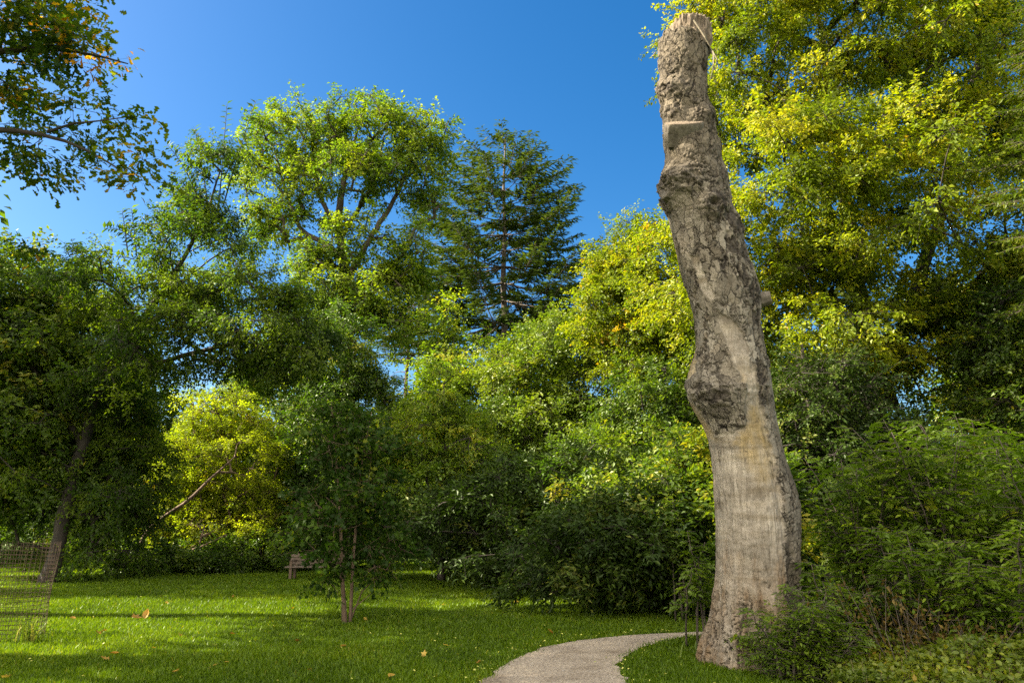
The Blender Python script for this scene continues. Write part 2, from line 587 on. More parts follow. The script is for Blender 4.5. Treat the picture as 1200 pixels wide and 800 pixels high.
def sample_clumps(lobes, n, inner=0.5, seed=0, back=0.6):
    r = np.random.default_rng(seed)
    C = np.array([l[0] for l in lobes]); Rr = np.array([l[1] for l in lobes])
    wt = np.array([l[2] * (l[1][0] * l[1][1] * l[1][2]) ** .667 for l in lobes])
    wt = wt / wt.sum()
    out, li = [], []
    while len(out) < n:
        k = r.choice(len(lobes), p=wt)
        d = norm(r.normal(size=3))
        rad = inner + (1 - inner) * r.random() ** .6
        p = C[k] + Rr[k] * d * rad * (1 + .22 * perlin((d * 2.1 + k * 7)[None])[0])
        if d[1] > .3 and r.random() > back: continue
        q = np.sqrt((((p - C) / Rr) ** 2).sum(1)); q[k] = 9
        if q.min() < inner * .75: continue
        if p[2] < 0.25: continue
        out.append(p); li.append(k)
    return np.array(out), np.array(li)


def tree(name, label, cat, group, trunks, lobes, n_clumps, clump_r, sprigs, leaves, L, mat, bark,
         flat=.5, droop=.25, seed=1, W=.62, shape="rhomb", tint0=.45, tint_c=.22, tint_l=.14, sprig_len=None,
         inner=.5, twig=.006, tip=.014, upright=.85, hot=0.0, shoots=(), extra=None, back=.6, curl=.12, trunk_part="trunk"):
    """trunks: polylines of (x,y,z,radius). The first point of the first one is the base."""
    r = np.random.default_rng(seed)
    base = np.array(trunks[0][0][:3]); base[2] = 0
    root = empty(name, base, label, cat, group)
    tg = Geo()
    nodes = []
    for k, tr_ in enumerate(trunks):
        Q = densify(tr_, .35)
        P, rad = Q[:, :3].copy(), Q[:, 3].copy()
        P[1:, :2] += .05 * r.normal(size=(len(P) - 1, 2)) * np.minimum(rad[1:, None] * 4, .6)
        if k == 0: rad[0] *= 1.35; rad[1] *= 1.12
        tg.tube(P, rad, 12 if rad.max() > .1 else 7, rough=.04)
        nodes.append(P[len(P) // 4:] if len(trunks) == 1 else P[len(P) // 6:])
    N = np.concatenate(nodes)
    ntr = len(N)
    clumps, li = sample_clumps(lobes, n_clumps, inner, seed + 9, back)
    dist = np.array([np.min(np.linalg.norm(N - c, axis=1)) for c in clumps])
    order = np.argsort(dist)
    parent = [-1] * ntr
    allN = [p for p in N]
    arr = np.zeros((n_clumps * 30 + ntr + 50, 3)); arr[:ntr] = N
    cnt = ntr
    chains = []
    for ci in order:
        c = clumps[ci]
        D = arr[:cnt] - c
        dd = np.linalg.norm(D, axis=1)
        hd = np.hypot(D[:, 0], D[:, 1])
        cost = dd + .9 * np.maximum(0, D[:, 2] + .25 * hd)
        q = int(np.argmin(cost))
        a = arr[q]
        ln = np.linalg.norm(c - a)
        m = int(np.clip(ln / .55, 2, 24))
        t = np.linspace(0, 1, m + 1)[1:, None]
        mid = (a + c) / 2 + np.array([0, 0, curl * ln]) + r.normal(size=3) * .06 * ln
        path = (1 - t) ** 2 * a + 2 * t * (1 - t) * mid + t * t * c
        ids = list(range(cnt, cnt + m))
        arr[cnt:cnt + m] = path
        parent += [q] + ids[:-1]
        cnt += m
        chains.append([q] + ids)
    load = np.zeros(cnt)
    for ch in chains: load[ch[-1]] += 1
    for k in range(cnt - 1, ntr - 1, -1):
        load[parent[k]] += load[k]
    rad = tip * np.maximum(load, 1) ** .45
    for ch in chains:
        P = arr[ch]; rr = rad[ch].copy()
        rr[0] = rr[1] if ch[0] < ntr else min(rr[0], rr[1] * 1.25)
        tg.tube(P, rr, 5 if rr.max() > .03 else 4, cap=False)
    # sprigs of leaves
    sl = sprig_len or clump_r * .8
    m = n_clumps * sprigs
    ci = np.repeat(np.arange(n_clumps), sprigs)
    off = r.normal(size=(m, 3)) * np.array([1, 1, flat]) * clump_r * .6
    ctr = np.array([l[0] for l in lobes])[li]
    outw = norm(clumps - ctr)[ci]
    O = clumps[ci] + off * .55
    sdir = norm(norm(off) * .8 + outw * .7 + np.array([0, 0, -droop]) + r.normal(size=(m, 3)) * .35)
    E = O + sdir * sl * (.6 + .8 * r.random((m, 1)))
    tg.twigs(clumps[ci], (O + E) / 2, twig, twig * .6)
    tg.twigs((O + E) / 2, E, twig * .6, twig * .35)
    k = m * leaves
    si = np.repeat(np.arange(m), leaves)
    tt = r.random(k)[:, None]
    side = norm(np.cross(sdir, np.array([0, 0, 1.0]) + .3 * r.normal(size=(m, 3))))[si] * np.where(r.random((k, 1)) < .5, -1, 1)
    Pl = O[si] + (E - O)[si] * tt + np.array([0, 0, -1.0]) * droop * sl * .4 * tt * tt
    Pl += r.normal(size=(k, 3)) * L * .55
    A = sdir[si] * .6 + side * .8 + np.array([0, 0, -droop * .7]) + .35 * r.normal(size=(k, 3))
    Nn = np.array([0, 0, upright]) + outw[ci[si]] * .45 + .30 * r.normal(size=(k, 3)) + .26 * r.normal(size=(m, 3))[si]
    Ls = L * (.65 + .6 * r.random(k))
    ct = np.clip(r.normal(size=n_clumps), -2, 2) * tint_c
    ct = ct + .18 * fbm(clumps * .45 + seed, 2)
    tint = tint0 + ct[ci[si]] + tint_l * r.normal(size=k) + .10 * r.normal(size=m)[si]
    if hot > 0:
        hotc = (r.random(n_clumps) < hot)
        hs_ = (r.random(m) < .55) & hotc[ci]
        tint = np.where(hs_[si], np.maximum(tint, .88 + .1 * r.random(k)), np.minimum(tint, .86))
        tint = np.where(r.random(k) < hot * .12, .95, tint)
    tint = np.clip(tint, 0, 1)
    Vs, Fs, Ss, Ts = [], [], [], []
    V, F, S = leaf_arrays(Pl, A, Nn, Ls, Ls * W, shape, fold=.3, bend=.18)
    Vs.append(V); Fs.append(F); Ss.append(S); Ts.append(tint); nv = len(V)
    for (p0, p1, sag, nl, lL) in shoots:
        p0 = np.asarray(p0); p1 = np.asarray(p1)
        t = np.linspace(0, 1, 9)[:, None]
        P = p0 + (p1 - p0) * t + np.array([0, 0, sag]) * (t * (1 - t)) * 4
        tg.tube(P, np.linspace(.024, .007, 9), 4)
        t = np.linspace(.12, 1, nl)
        Pm = np.stack([np.interp(t, np.linspace(0, 1, 9), P[:, k]) for k in range(3)], 1)
        ax = norm(p1 - p0)
        sd_ = norm(np.cross(ax, np.array([.2, 1, .3])))
        alt = np.where(np.arange(nl) % 2 == 0, 1, -1)[:, None]
        V, F, S = leaf_arrays(Pm, ax * .5 + sd_ * alt + .15 * r.normal(size=(nl, 3)), np.array([0, -.5, .8]) + .3 * r.normal(size=(nl, 3)),
                              lL * (.7 + .5 * r.random(nl)), lL * .5, shape)
        Vs.append(V); Fs.append(F + nv); Ss.append(S); Ts.append(np.clip(.5 + .2 * r.normal(size=nl), 0, 1)); nv += len(V)
    mesh_obj("crown", np.concatenate(Vs), np.concatenate(Fs), np.concatenate(Ss), mat, root, tint=np.concatenate(Ts))
    tg.build(trunk_part, bark, root, smooth=True)
    return root


def tr(*pts):
    """trunk polyline from (px,py,depth,radius)"""
    return [(*pt(a, b, d), r_) for a, b, d, r_ in pts]


def gtr(px, d, h, r0, lean=(0, 0)):
    """plain trunk standing at photo column px, distance d, height h"""
    x = pt(px, 610, d)[0]
    return [(x, d, -.15, r0), (x + lean[0] * .3, d + lean[1] * .3, h * .4, r0 * .75), (x + lean[0], d + lean[1], h, r0 * .2)]


# ------------------------------------------------------------------ conifers
def fir(name, label, px, d, top_py, r_base, h_low, seed, mat, bark, spread=5.0, n_whorl=34, cat="conifer tree", group=None,
        bare=(), Ln=.30, droopy=.0, per=9, flat_top=True, r0=.34, dens=.30, ns=.10, rv=.05, jz=.14, tw=1.0, lw=.30):
    r = np.random.default_rng(seed)
    x = pt(px, 610, d)[0]
    H = pt(px, top_py, d)[2]
    root = empty(name, (x, d, 0), label, cat, group)
    tg = Geo()
    zt = np.linspace(-.2, H - .3, 40)
    tg.tube(np.stack([x + .05 * np.sin(zt), d + 0 * zt, zt], 1), np.linspace(r0, .05, 40), 10, rough=.03)
    C, A, N, L, T = [], [], [], [], []
    tw0, tw1 = [], []
    for k in range(n_whorl):
        f = k / (n_whorl - 1)
        z = h_low + (H - h_low) * f ** .92
        rad = spread * (1 - f) ** .62 * (.90 + .15 * r.random()) + .45
        nb = per if f < .85 else 6
        a0 = r.random() * 6.28
        for b in range(nb):
            if r.random() < .10: continue
            ang = a0 + b / nb * 6.283 + r.normal() * .2
            ln = rad * (.80 + .28 * r.random())
            if f > .93 and flat_top: ln *= .9
            dr = np.array([math.cos(ang), math.sin(ang), 0])
            rise = (.34 * f - .17 + rv * r.normal()) * ln
            t = np.linspace(0, 1, 7)[:, None]
            P = np.array([x, d, z]) + dr * ln * t + np.array([0, 0, 1]) * (rise * t + ln * (.16 - droopy) * (t ** 2.5) - .16 * ln * np.sin(np.pi * t) * .5)
            tg.tube(P, np.linspace((.05 * (1 - f) + .02) * (tw + .2) / 1.2, .008 * tw, 7), 4, cap=False)
            sd_ = np.cross(dr, [0, 0, 1.0])
            m = max(4, int(ln / dens))
            ts = np.linspace(.14 + .14 * r.random(), 1, m) ** .85
            for q in ts:
                pos = np.array([np.interp(q, t[:, 0], P[:, i]) for i in range(3)])
                bl = ln * .24 * (1.1 - q) + .22
                for sgn in (-1, 1):
                    bd = norm(dr * .75 + sd_ * sgn * (.75 + .2 * r.normal()) + np.array([0, 0, -.10 + .07 * r.normal()]))
                    e = pos + bd * bl
                    tw0.append(pos); tw1.append(e)
                    nn = max(3, int(bl / ns))
                    u = np.linspace(.15, 1, nn)[:, None]
                    C.append(pos + bd * bl * u); A.append(bd + r.normal(size=(nn, 3)) * np.array([.5, .5, jz]))
                    N.append(np.array([0, 0, 1.0]) + r.normal(size=(nn, 3)) * .35); L.append(Ln * (.6 + .6 * r.random(nn))); T.append(.42 + .18 * r.normal(size=nn) + .1 * sgn)
    tg.twigs(np.array(tw0), np.array(tw1), .010 * tw, .005 * tw)
    for (zz, l0, ang) in bare:       # dead bare boughs under the crown
        dr = np.array([math.cos(ang), math.sin(ang), 0])
        t = np.linspace(0, 1, 6)[:, None]
        P = np.array([x, d, zz]) + dr * l0 * t + np.array([0, 0, 1]) * (.35 * l0 * np.sin(np.pi * t) * .4 - .2 * l0 * t * t)
        tg.tube(P, np.linspace(.035, .006, 6), 4)
    C, A, N, L, T = np.concatenate(C), np.concatenate(A), np.concatenate(N), np.concatenate(L), np.concatenate(T)
    V, F, S = leaf_arrays(C, A, N, L, L * lw, "rhomb", .2, .1)
    mesh_obj("crown", V, F, S, mat, root, tint=np.clip(T, 0, 1))
    tg.build("trunk", bark, root, smooth=True)
    return root


# ------------------------------------------------------------------ pinnate shrubs
def pinnate_bush(name, label, cat, group, x, y, h, spread, n_stems, seed, mat=None, leaf_len=.26, fronds=26, bark=None, leaflet=.085, low=None):
    r = np.random.default_rng(seed)
    z0 = float(zground(x, y))
    root = empty(name, (x, y, z0), label, cat, group)
    tg = Geo()
    C, A, N, L, T = [], [], [], [], []
    r0, r1 = [], []
    for s in range(n_stems):
        ang = r.random() * 6.283
        hh = h * (.55 + .5 * r.random())
        sp_ = spread * (.3 + .7 * r.random())
        t = np.linspace(0, 1, 10)[:, None]
        b = np.array([x, y, z0 - .03]) + np.append(r.normal(size=2) * (.12 if low is None else .22), 0)
        P = b + np.array([math.cos(ang) * sp_, math.sin(ang) * sp_, 0]) * t ** 1.5 + np.array([0, 0, hh]) * (t * (1.25 - .25 * t)) + r.normal(size=(10, 3)) * .02 * t
        tg.tube(P, np.linspace(.016, .004, 10), 5)
        st = low if low is not None else .25 + .5 * r.random() * .4
        ct = r.normal() * .1
        for f in range(fronds):
            q = st + (1 - st) * (f + r.random()) / fronds
            pos = np.array([np.interp(q, t[:, 0], P[:, i]) for i in range(3)])
            fa = f * 2.4 + r.normal() * .4
            fl = leaf_len * (.7 + .6 * r.random()) * (1.1 - .4 * q)
            # side twig carries the frond further out
            outl = (.05 + .35 * (1 - q)) * spread * r.random()
            fd = norm(np.array([math.cos(fa), math.sin(fa), .25 + .35 * r.random()]))
            p0 = pos + fd * outl
            if outl > .05: r0.append(pos); r1.append(p0)
            fd2 = norm(fd + np.array([0, 0, -.35]))
            p1 = p0 + fd2 * fl
            r0.append(p0); r1.append(p1)
            up = norm(np.array([0, 0, 1.0]) + r.normal(size=3) * .35)
            sd_ = norm(np.cross(fd2, up)); up = np.cross(sd_, fd2)
            npair = 4 + int(r.random() * 2)
            ft = .45 + ct + .16 * r.normal()
            for k in range(npair):
                u = .18 + .78 * k / npair
                droopp = -up * fl * .35 * u * u
                for sg in (-1, 1):
                    C.append(p0 + fd2 * fl * u + droopp); A.append(fd2 * .55 + sd_ * sg + up * .1 + r.normal(size=3) * .12)
                    N.append(up + r.normal(size=3) * .25); L.append(leaflet * (.8 + .4 * r.random()) * (1.15 - .4 * abs(u - .5))); T.append(ft + .07 * r.normal())
            C.append(p1 - up * fl * .35); A.append(fd2 - up * .4); N.append(up); L.append(leaflet * 1.05); T.append(ft)
    C, A, N, L = np.array(C), np.array(A), np.array(N), np.array(L)
    V, F, S = leaf_arrays(C, A, N, L, L * .40, "oval", .25, .2)
    mesh_obj("foliage", V, F, S, mat or M["ash"], root, tint=np.clip(T, 0, 1))
    tg.twigs(np.array(r0), np.array(r1), .004, .002)
    tg.build("stem", bark or M["bark"], root, smooth=True)
    return root


def tuft(name, label, cat, x, y, n, h, seed, mat, group=None, spread=.12, wd=.008, lean=.6):
    """a tuft of arching long grass blades"""
    r = np.random.default_rng(seed)
    z0 = float(zground(x, y))
    V, F, S, T, c = [], [], [], [], 0
    for k in range(n):
        a = r.random() * 6.283
        b = np.array([x, y, z0 - .01]) + np.append(r.normal(size=2) * spread, 0)
        hh = h * (.5 + .6 * r.random()); le = lean * (.3 + r.random()) * hh
        t = np.linspace(0, 1, 6)
        P = b + np.outer(t ** 1.8, [math.cos(a) * le, math.sin(a) * le, 0]) + np.outer(np.sin(t * (1.2 + .9 * r.random())), [0, 0, hh])
        s = np.array([-math.sin(a), math.cos(a), 0]) * wd * (.7 + .6 * r.random())
        ww = np.array([1, 1, .9, .75, .45, .05])[:, None]
        V.append(np.concatenate([P - s * ww, P + s * ww]))
        for i in range(5): F += [c + i, c + i + 1, c + 7 + i, c + 6 + i]
        S += [4] * 5; T += [np.clip(.4 + .25 * r.normal(), 0, 1)] * 5
        c += 12
    o = mesh_obj(name, np.concatenate(V) - np.array([x, y, z0]), F, S, mat, tint=T)
    o.location = (x, y, z0)
    return tag(o, label, cat, group)


# ------------------------------------------------------------------ the dead tree
SNAG_D = 9.0
# outline of the trunk: height mark in the photo, left, right
PROF = [(798, 826, 946), (780, 826, 945), (765, 827, 944), (748, 829, 942), (730, 833, 940), (710, 836, 937), (680, 839, 934), (640, 838.5, 935), (600, 836.5, 936), (580, 835, 934),
        (550, 832, 926), (520, 827, 918), (500, 821, 914), (485, 813, 911), (470, 806.5, 909), (455, 803.5, 907), (440, 803.5, 906), (425, 806.5, 903), (412, 811, 900), (400, 812.5, 897),
        (380, 811, 895), (360, 807, 895), (340, 803, 893), (320, 797, 886), (300, 792, 879), (280, 787, 873), (262, 783, 868), (245, 778, 862), (230, 776, 858), (210, 777, 853),
        (190, 777, 848.5), (170, 775.5, 845), (150, 774, 840), (135, 773.5, 836), (118, 772.5, 832), (100, 772, 831), (80, 771, 832), (62, 770, 833.5), (46, 770, 834)]


def snag_mat(top=False):
    m, nt, out = new_mat("dead_wood_and_bark")
    L = nt.links.new
    def attr(n):
        a = nt.nodes.new("ShaderNodeAttribute"); a.attribute_name = n; return a.outputs["Fac"]
    def mix(fac, a, b, mode="MIX"):
        x = nt.nodes.new("ShaderNodeMix"); x.data_type = "RGBA"; x.blend_type = mode
        if isinstance(fac, float): x.inputs[0].default_value = fac
        else: L(fac, x.inputs[0])
        for s, c in ((6, a), (7, b)):
            if isinstance(c, tuple): x.inputs[s].default_value = (*c, 1)
            else: L(c, x.inputs[s])
        return x.outputs[2]
    tc = nt.nodes.new("ShaderNodeTexCoord")
    mp = nt.nodes.new("ShaderNodeMapping"); mp.inputs["Scale"].default_value = (1, 1, .09)
    L(tc.outputs["Object"], mp.inputs[0])
    grain = noise(nt, 60, 7, .72, mp.outputs[0])
    blot = noise(nt, 2.1, 7, .68, tc.outputs["Object"])
    fine = noise(nt, 38, 6, .72, tc.outputs["Object"])
    band = nt.nodes.new("ShaderNodeMapping"); band.inputs["Scale"].default_value = (.5, .5, 4.0)
    L(tc.outputs["Object"], band.inputs[0])
    bnd = noise(nt, 1.7, 4, .6, band.outputs[0])
    wood = ramp(nt, [(.22, (.15, .125, .09)), (.42, (.265, .232, .182)), (.6, (.36, .32, .262)), (.8, (.48, .44, .375))], grain.outputs[0]).outputs[0]
    wood = mix(1.0, wood, ramp(nt, [(.32, (.50, .47, .42)), (.5, (.98, .95, .9)), (.66, (1.25, 1.22, 1.16))], blot.outputs[0]).outputs[0], "MULTIPLY")
    wood = mix(1.0, wood, ramp(nt, [(.34, (.72, .68, .60)), (.5, (1, 1, 1)), (.66, (1.12, 1.1, 1.05))], bnd.outputs[0]).outputs[0], "MULTIPLY")
    wood = mix(attr("tan"), wood, (.36, .25, .085))
    wood = mix(attr("rot"), wood, ramp(nt, [(.3, (.050, .030, .016)), (.5, (.18, .115, .058)), (.7, (.33, .245, .15))], fine.outputs[0]).outputs[0])
    bark = ramp(nt, [(.28, (.062, .049, .034)), (.5, (.138, .113, .079)), (.72, (.225, .19, .14))], fine.outputs[0]).outputs[0]
    bark = mix(1.0, bark, ramp(nt, [(.34, (.70, .69, .65)), (.64, (1.2, 1.18, 1.12))], blot.outputs[0]).outputs[0], "MULTIPLY")
    bark = mix(attr("plate"), bark, ramp(nt, [(.3, (.18, .155, .115)), (.7, (.285, .25, .19))], fine.outputs[0]).outputs[0], "MIX")
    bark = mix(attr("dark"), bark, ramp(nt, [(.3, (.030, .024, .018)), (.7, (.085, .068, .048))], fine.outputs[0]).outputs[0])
    def fissures(scale, sz, wdt, dark_, dist, lo, hi):
        m_ = nt.nodes.new("ShaderNodeMapping"); m_.inputs["Scale"].default_value = (1, 1, sz)
        dn = noise(nt, 5, 3, .6, tc.outputs["Object"])
        ad = nt.nodes.new("ShaderNodeVectorMath"); ad.operation = "MULTIPLY_ADD"; ad.inputs[1].default_value = (dist, dist, dist)
        L(dn.outputs["Color"], ad.inputs[0]); L(tc.outputs["Object"], ad.inputs[2]); L(ad.outputs[0], m_.inputs[0])
        v_ = nt.nodes.new("ShaderNodeTexVoronoi"); v_.feature = "DISTANCE_TO_EDGE"; v_.inputs["Scale"].default_value = scale
        L(m_.outputs[0], v_.inputs["Vector"])
        r1 = ramp(nt, [(0, (1, 1, 1)), (wdt, (0, 0, 0))], v_.outputs["Distance"]).outputs[0]
        r2 = ramp(nt, [(lo, (0, 0, 0)), (hi, (dark_, dark_, dark_))], noise(nt, 3.3, 4, .6, tc.outputs["Object"]).outputs[0]).outputs[0]
        c_ = nt.nodes.new("ShaderNodeTexVoronoi"); c_.inputs["Scale"].default_value = scale
        L(m_.outputs[0], c_.inputs["Vector"])
        return mix(1.0, r1, r2, "MULTIPLY"), c_.outputs["Color"]
    fw, cw = fissures(15, .045, .05, .8, .05, .44, .60)
    wood = mix(1.0, wood, ramp(nt, [(.1, (.86, .85, .84)), (.9, (1.1, 1.1, 1.1))], cw).outputs[0], "MULTIPLY")
    wood = mix(fw, wood, (.05, .038, .025))
    fb, cb = fissures(9, .42, .05, .95, .15, .34, .50)
    fb2, cb2 = fissures(21, .5, .05, .8, .10, .46, .58)
    bark = mix(1.0, bark, ramp(nt, [(.1, (.66, .65, .63)), (.5, (1, 1, 1)), (.9, (1.28, 1.27, 1.25))], cb).outputs[0], "MULTIPLY")
    bark = mix(fb2, bark, (.045, .035, .026))
    bark = mix(fb, bark, (.022, .017, .012))
    col = mix(attr("bark"), wood, bark)
    col = mix(attr("crack"), col, (.022, .017, .012))
    b = nt.nodes.new("ShaderNodeBsdfPrincipled"); b.inputs["Roughness"].default_value = .88
    b.inputs["Specular IOR Level"].default_value = .25
    L(col, b.inputs["Base Color"])
    hm = nt.nodes.new("ShaderNodeMath"); hm.operation = "ADD"
    L(grain.outputs[0], hm.inputs[0]); L(fine.outputs[0], hm.inputs[1])
    bp = nt.nodes.new("ShaderNodeBump"); bp.inputs["Strength"].default_value = .6; bp.inputs["Distance"].default_value = .02
    h2 = nt.nodes.new("ShaderNodeMath"); h2.operation = "MULTIPLY_ADD"; h2.inputs[1].default_value = -1.2
    h3 = nt.nodes.new("ShaderNodeMath"); h3.operation = "MULTIPLY"
    L(fb, h3.inputs[0]); L(attr("bark"), h3.inputs[1]); L(h3.outputs[0], h2.inputs[0]); L(hm.outputs[0], h2.inputs[2])
    L(h2.outputs[0], bp.inputs["Height"]); L(bp.outputs[0], b.inputs["Normal"])
    L(b.outputs[0], out.inputs[0])
    return m


def blob(x, y, cx, cy, rx, ry=None, rot=0.0):
    ry = ry or rx
    c, s = math.cos(rot), math.sin(rot)
    dx, dy = x - cx, y - cy
    u, v = (dx * c + dy * s) / rx, (-dx * s + dy * c) / ry
    return np.sqrt(u * u + v * v)


def soft_poly(x, y, poly, wob=None, soft=3.0):
    """1 inside the outline, falling to 0 over a few centimetres; edges wobble"""
    if wob is not None: x = x + wob; y = y + wob * .8
    poly = np.array(poly, float)
    ins = in_poly(x, y, poly)
    d = np.full(len(x), 1e9)
    for i in range(len(poly)):
        a, b = poly[i], poly[(i + 1) % len(poly)]
        ab = b - a
        t = np.clip(((x - a[0]) * ab[0] + (y - a[1]) * ab[1]) / (ab @ ab), 0, 1)
        d = np.minimum(d, np.hypot(x - a[0] - t * ab[0], y - a[1] - t * ab[1]))
    sd_ = np.where(ins, d, -d)
    return sstep(-soft * .5, soft * .5, sd_), sd_


def build_snag():
    pr_ = np.array(PROF[::-1], float)
    pys = np.linspace(50, 798, 900)
    l = np.interp(pys, pr_[:, 0], pr_[:, 1]); r_ = np.interp(pys, pr_[:, 0], pr_[:, 2])
    k = np.ones(21) / 21
    l = np.convolve(np.pad(l, 10, "edge"), k, "valid"); r_ = np.convolve(np.pad(r_, 10, "edge"), k, "valid")
    v = (400 - pys) / FPX
    kk = SNAG_D / (cp - sp * v)
    z = EYE + (sp + cp * v) * kk
    sc_ = kk / FPX
    cx = ((l + r_) / 2 - 600) * sc_
    hw = (r_ - l) / 2 * sc_
    base = (float(cx[-40]), SNAG_D, 0.0)
    root = empty("dead_tree", base, "tall pale dead tree trunk with broken top and peeling bark beside the path", "dead tree")
    NA = 360
    ang = np.arange(NA) / NA * 2 * np.pi
    Z = np.repeat(z[:, None], NA, 1); A = np.repeat(ang[None], len(z), 0)
    hw = hw - .045 * sstep(640, 520, pys) - .015 - .03 * sstep(660, 760, pys)
    HW = np.repeat(hw[:, None], NA, 1); CX = np.repeat(cx[:, None], NA, 1)
    dirx, diry = np.cos(A), np.sin(A)          # -Y (angle 270) looks to the path
    X = CX + HW * dirx; Y = SNAG_D + HW * diry * .94
    P = np.stack([X, Y, Z], -1).reshape(-1, 3)
    n_ = np.stack([dirx, diry, 0 * dirx], -1).reshape(-1, 3)
    px, py = proj(P)
    py0 = np.repeat(pys[:, None], NA, 1).ravel()
    # the far side carries the same marks turned round, so it looks alike from anywhere
    front = (n_[:, 1] < .25)
    Q = P.copy(); Q[:, 0] -= CX.ravel()
    w1 = fbm(Q * 5, 4); w2 = fbm(Q * 14 + 9, 3)
    wob = w1 * 5 + w2 * 3
    disp = .018 * fbm(Q * np.array([2, 2, 1.1]) + 3, 3) * (HW.ravel() / .45)
    # --- where bark still clings
    bark = np.ones(len(P)) * sstep(560, 470, py + wob * 4)
    bare_main, _ = soft_poly(px, py, [(800, 486), (826, 505), (838, 512), (872, 500), (874, 480), (866, 440), (852, 400), (838, 372), (842, 366), (858, 374), (872, 398), (882, 436), (889, 470), (898, 505), (908, 545), (918, 590), (922, 640), (918, 800), (700, 800), (700, 486)], wob * .8)
    strip, _ = soft_poly(px, py, [(810, 300), (818, 298), (826, 320), (840, 350), (834, 352), (822, 338)], wob * .5, 2)
    left_bare, _ = soft_poly(px, py, [(795, 408), (818, 408), (816, 436), (806, 448), (815, 468), (830, 490), (836, 514), (795, 514)], wob * .7)
    flap, _ = soft_poly(px, py, [(826, 452), (872, 450), (872, 478), (873, 499), (850, 500), (838, 507), (826, 488), (820, 462)], wob * .35, 2)
    bare = np.maximum.reduce([bare_main, strip, left_bare * .95]) * front
    bare = np.where(front, bare, sstep(440, 520, py + wob * 5) * .9)
    rest, _ = soft_poly(px, py, [(898, 470), (960, 470), (960, 800), (924, 720), (921, 640), (917, 590), (906, 545)], wob)
    bark = np.clip((1 - bare) + flap * front, 0, 1)
    bark = np.where(front & (rest > .5) & (py < 700), np.maximum(bark, rest * sstep(-.1, .35, w1 + .6 * w2) * .9), bark)
    # --- plates of bark with cracks between them
    f1, f2, cid = worley(Q * np.array([5.2, 5.2, 2.6]) + np.stack([w1 * .40 + w2 * .25, w2 * .45, w1 * .25 + w2 * .3], 1))
    edge = f2 - f1
    g1, g2, gid = worley(Q * np.array([11, 11, 6.0]) + 5 + np.stack([w2 * .6, w1 * .6, w2 * .6], 1), 2)
    ge = g2 - g1
    rid = np.random.default_rng(5).random(256)
    lively = sstep(-.5, .3, fbm(Q * 1.6 + 31, 2) + .1)
    crack = np.maximum(sstep(.085, .02, edge) * lively * sstep(-.75, .0, w2 + .3 * w1), sstep(.075, .015, ge) * .8 * sstep(.45, .7, rid[cid]) * sstep(-.4, .2, w2))
    crack *= bark
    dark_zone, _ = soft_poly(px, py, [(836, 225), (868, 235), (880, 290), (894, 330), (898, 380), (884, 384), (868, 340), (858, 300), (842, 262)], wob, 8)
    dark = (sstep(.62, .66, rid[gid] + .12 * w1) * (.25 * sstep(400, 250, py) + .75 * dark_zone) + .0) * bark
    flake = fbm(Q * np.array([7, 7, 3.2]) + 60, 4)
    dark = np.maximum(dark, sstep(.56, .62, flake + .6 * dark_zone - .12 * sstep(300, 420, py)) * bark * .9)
    dots = (sstep(.80, .83, rid[(gid * 7 + 3) & 255]) * sstep(.35, .2, g1)) * sstep(870, 890, px) * sstep(380, 420, py) * bark
    dark = np.clip(np.maximum(dark, dots), 0, 1)
    plate = np.clip(.15 + .85 * rid[(cid * 5 + 1) & 255] + .3 * w2, 0, 1) * sstep(120, 330, py + 60 * w1)
    lip = sstep(.0, .10, edge)
    hgt = rid[cid] * lip + .35 * rid[gid] * sstep(.35, .6, rid[cid])
    disp += bark * (.014 + .016 * hgt * (1 - .6 * rest)) - crack * .016 - dark * .020
    disp += .006 * w1 + .005 * w2
    disp += flap * front * .025
    # --- grooves running down the bare wood
    fl = fbm(Q * np.array([13, 13, .9]) + np.stack([w1 * .5, w1 * .5, 0 * w1], 1) + 50, 4)
    disp += (1 - bark) * .010 * fl
    seam, _ = soft_poly(px, py, [(902, 540), (908, 545), (925, 620), (934, 690), (926, 690), (914, 610)], wob * .4, 4)
    disp -= seam * .03 * front
    crack = np.maximum(crack, seam * front * .7 * sstep(-.2, .3, fl))
    crack = np.maximum(crack, (1 - bark) * sstep(.62, .9, fl) * .4)
    ring_ = np.exp(-((py - 524 - wob * .4) / 2.0) ** 2) + .7 * np.exp(-((py - 536 + .12 * (px - 870) - wob * .3) / 1.6) ** 2)
    crack = np.maximum(crack, .35 * ring_ * (1 - bark))
    # --- knots, burls and swellings  (px, py, rx, ry, height, eye)
    for (bx, by, rx, ry, hh, eye) in [(800, 212, 20, 16, .16, 0), (835, 240, 14, 13, .14, .85), (783, 232, 11, 15, .08, .4), (787, 106, 16, 12, .11, .5), (789, 131, 10, 8, .07, .3), (826, 133, 11, 10, .06, 0),
                                      (848, 168, 9, 10, .05, 0), (843, 465, 24, 19, .085, .3), (824, 452, 14, 14, .04, .5), (872, 452, 16, 12, .04, 0), (810, 458, 10, 18, .01, 0), (865, 262, 12, 14, .05, .35),
                                      (838, 350, 14, 20, .02, 0), (779, 75, 8, 14, .03, 0), (806, 176, 16, 13, .02, 0), (842, 205, 10, 13, .03, 0)]:
        q = blob(px, py, bx, by, rx, ry)
        bump = np.exp(-q ** 2.4 * .9) * front
        q2 = blob(px + wob * .3, py + wob * .3, bx, by, rx * .38, ry * .38)
        disp += hh * bump * (1 + .35 * w2) - eye * hh * 1.05 * np.exp(-q2 ** 2 * 1.2) * front
        ringm = np.abs(np.sin(q * 7.5 + w2 * 2)) < .32
        crack = np.maximum(crack, np.where(ringm & (q < 1.15) & front, .55 * (hh > .04), 0))
        dark = np.maximum(dark, (eye > 0) * np.exp(-q2 ** 2) * .95 * front)
    # --- root flare
    zz = P[:, 2]
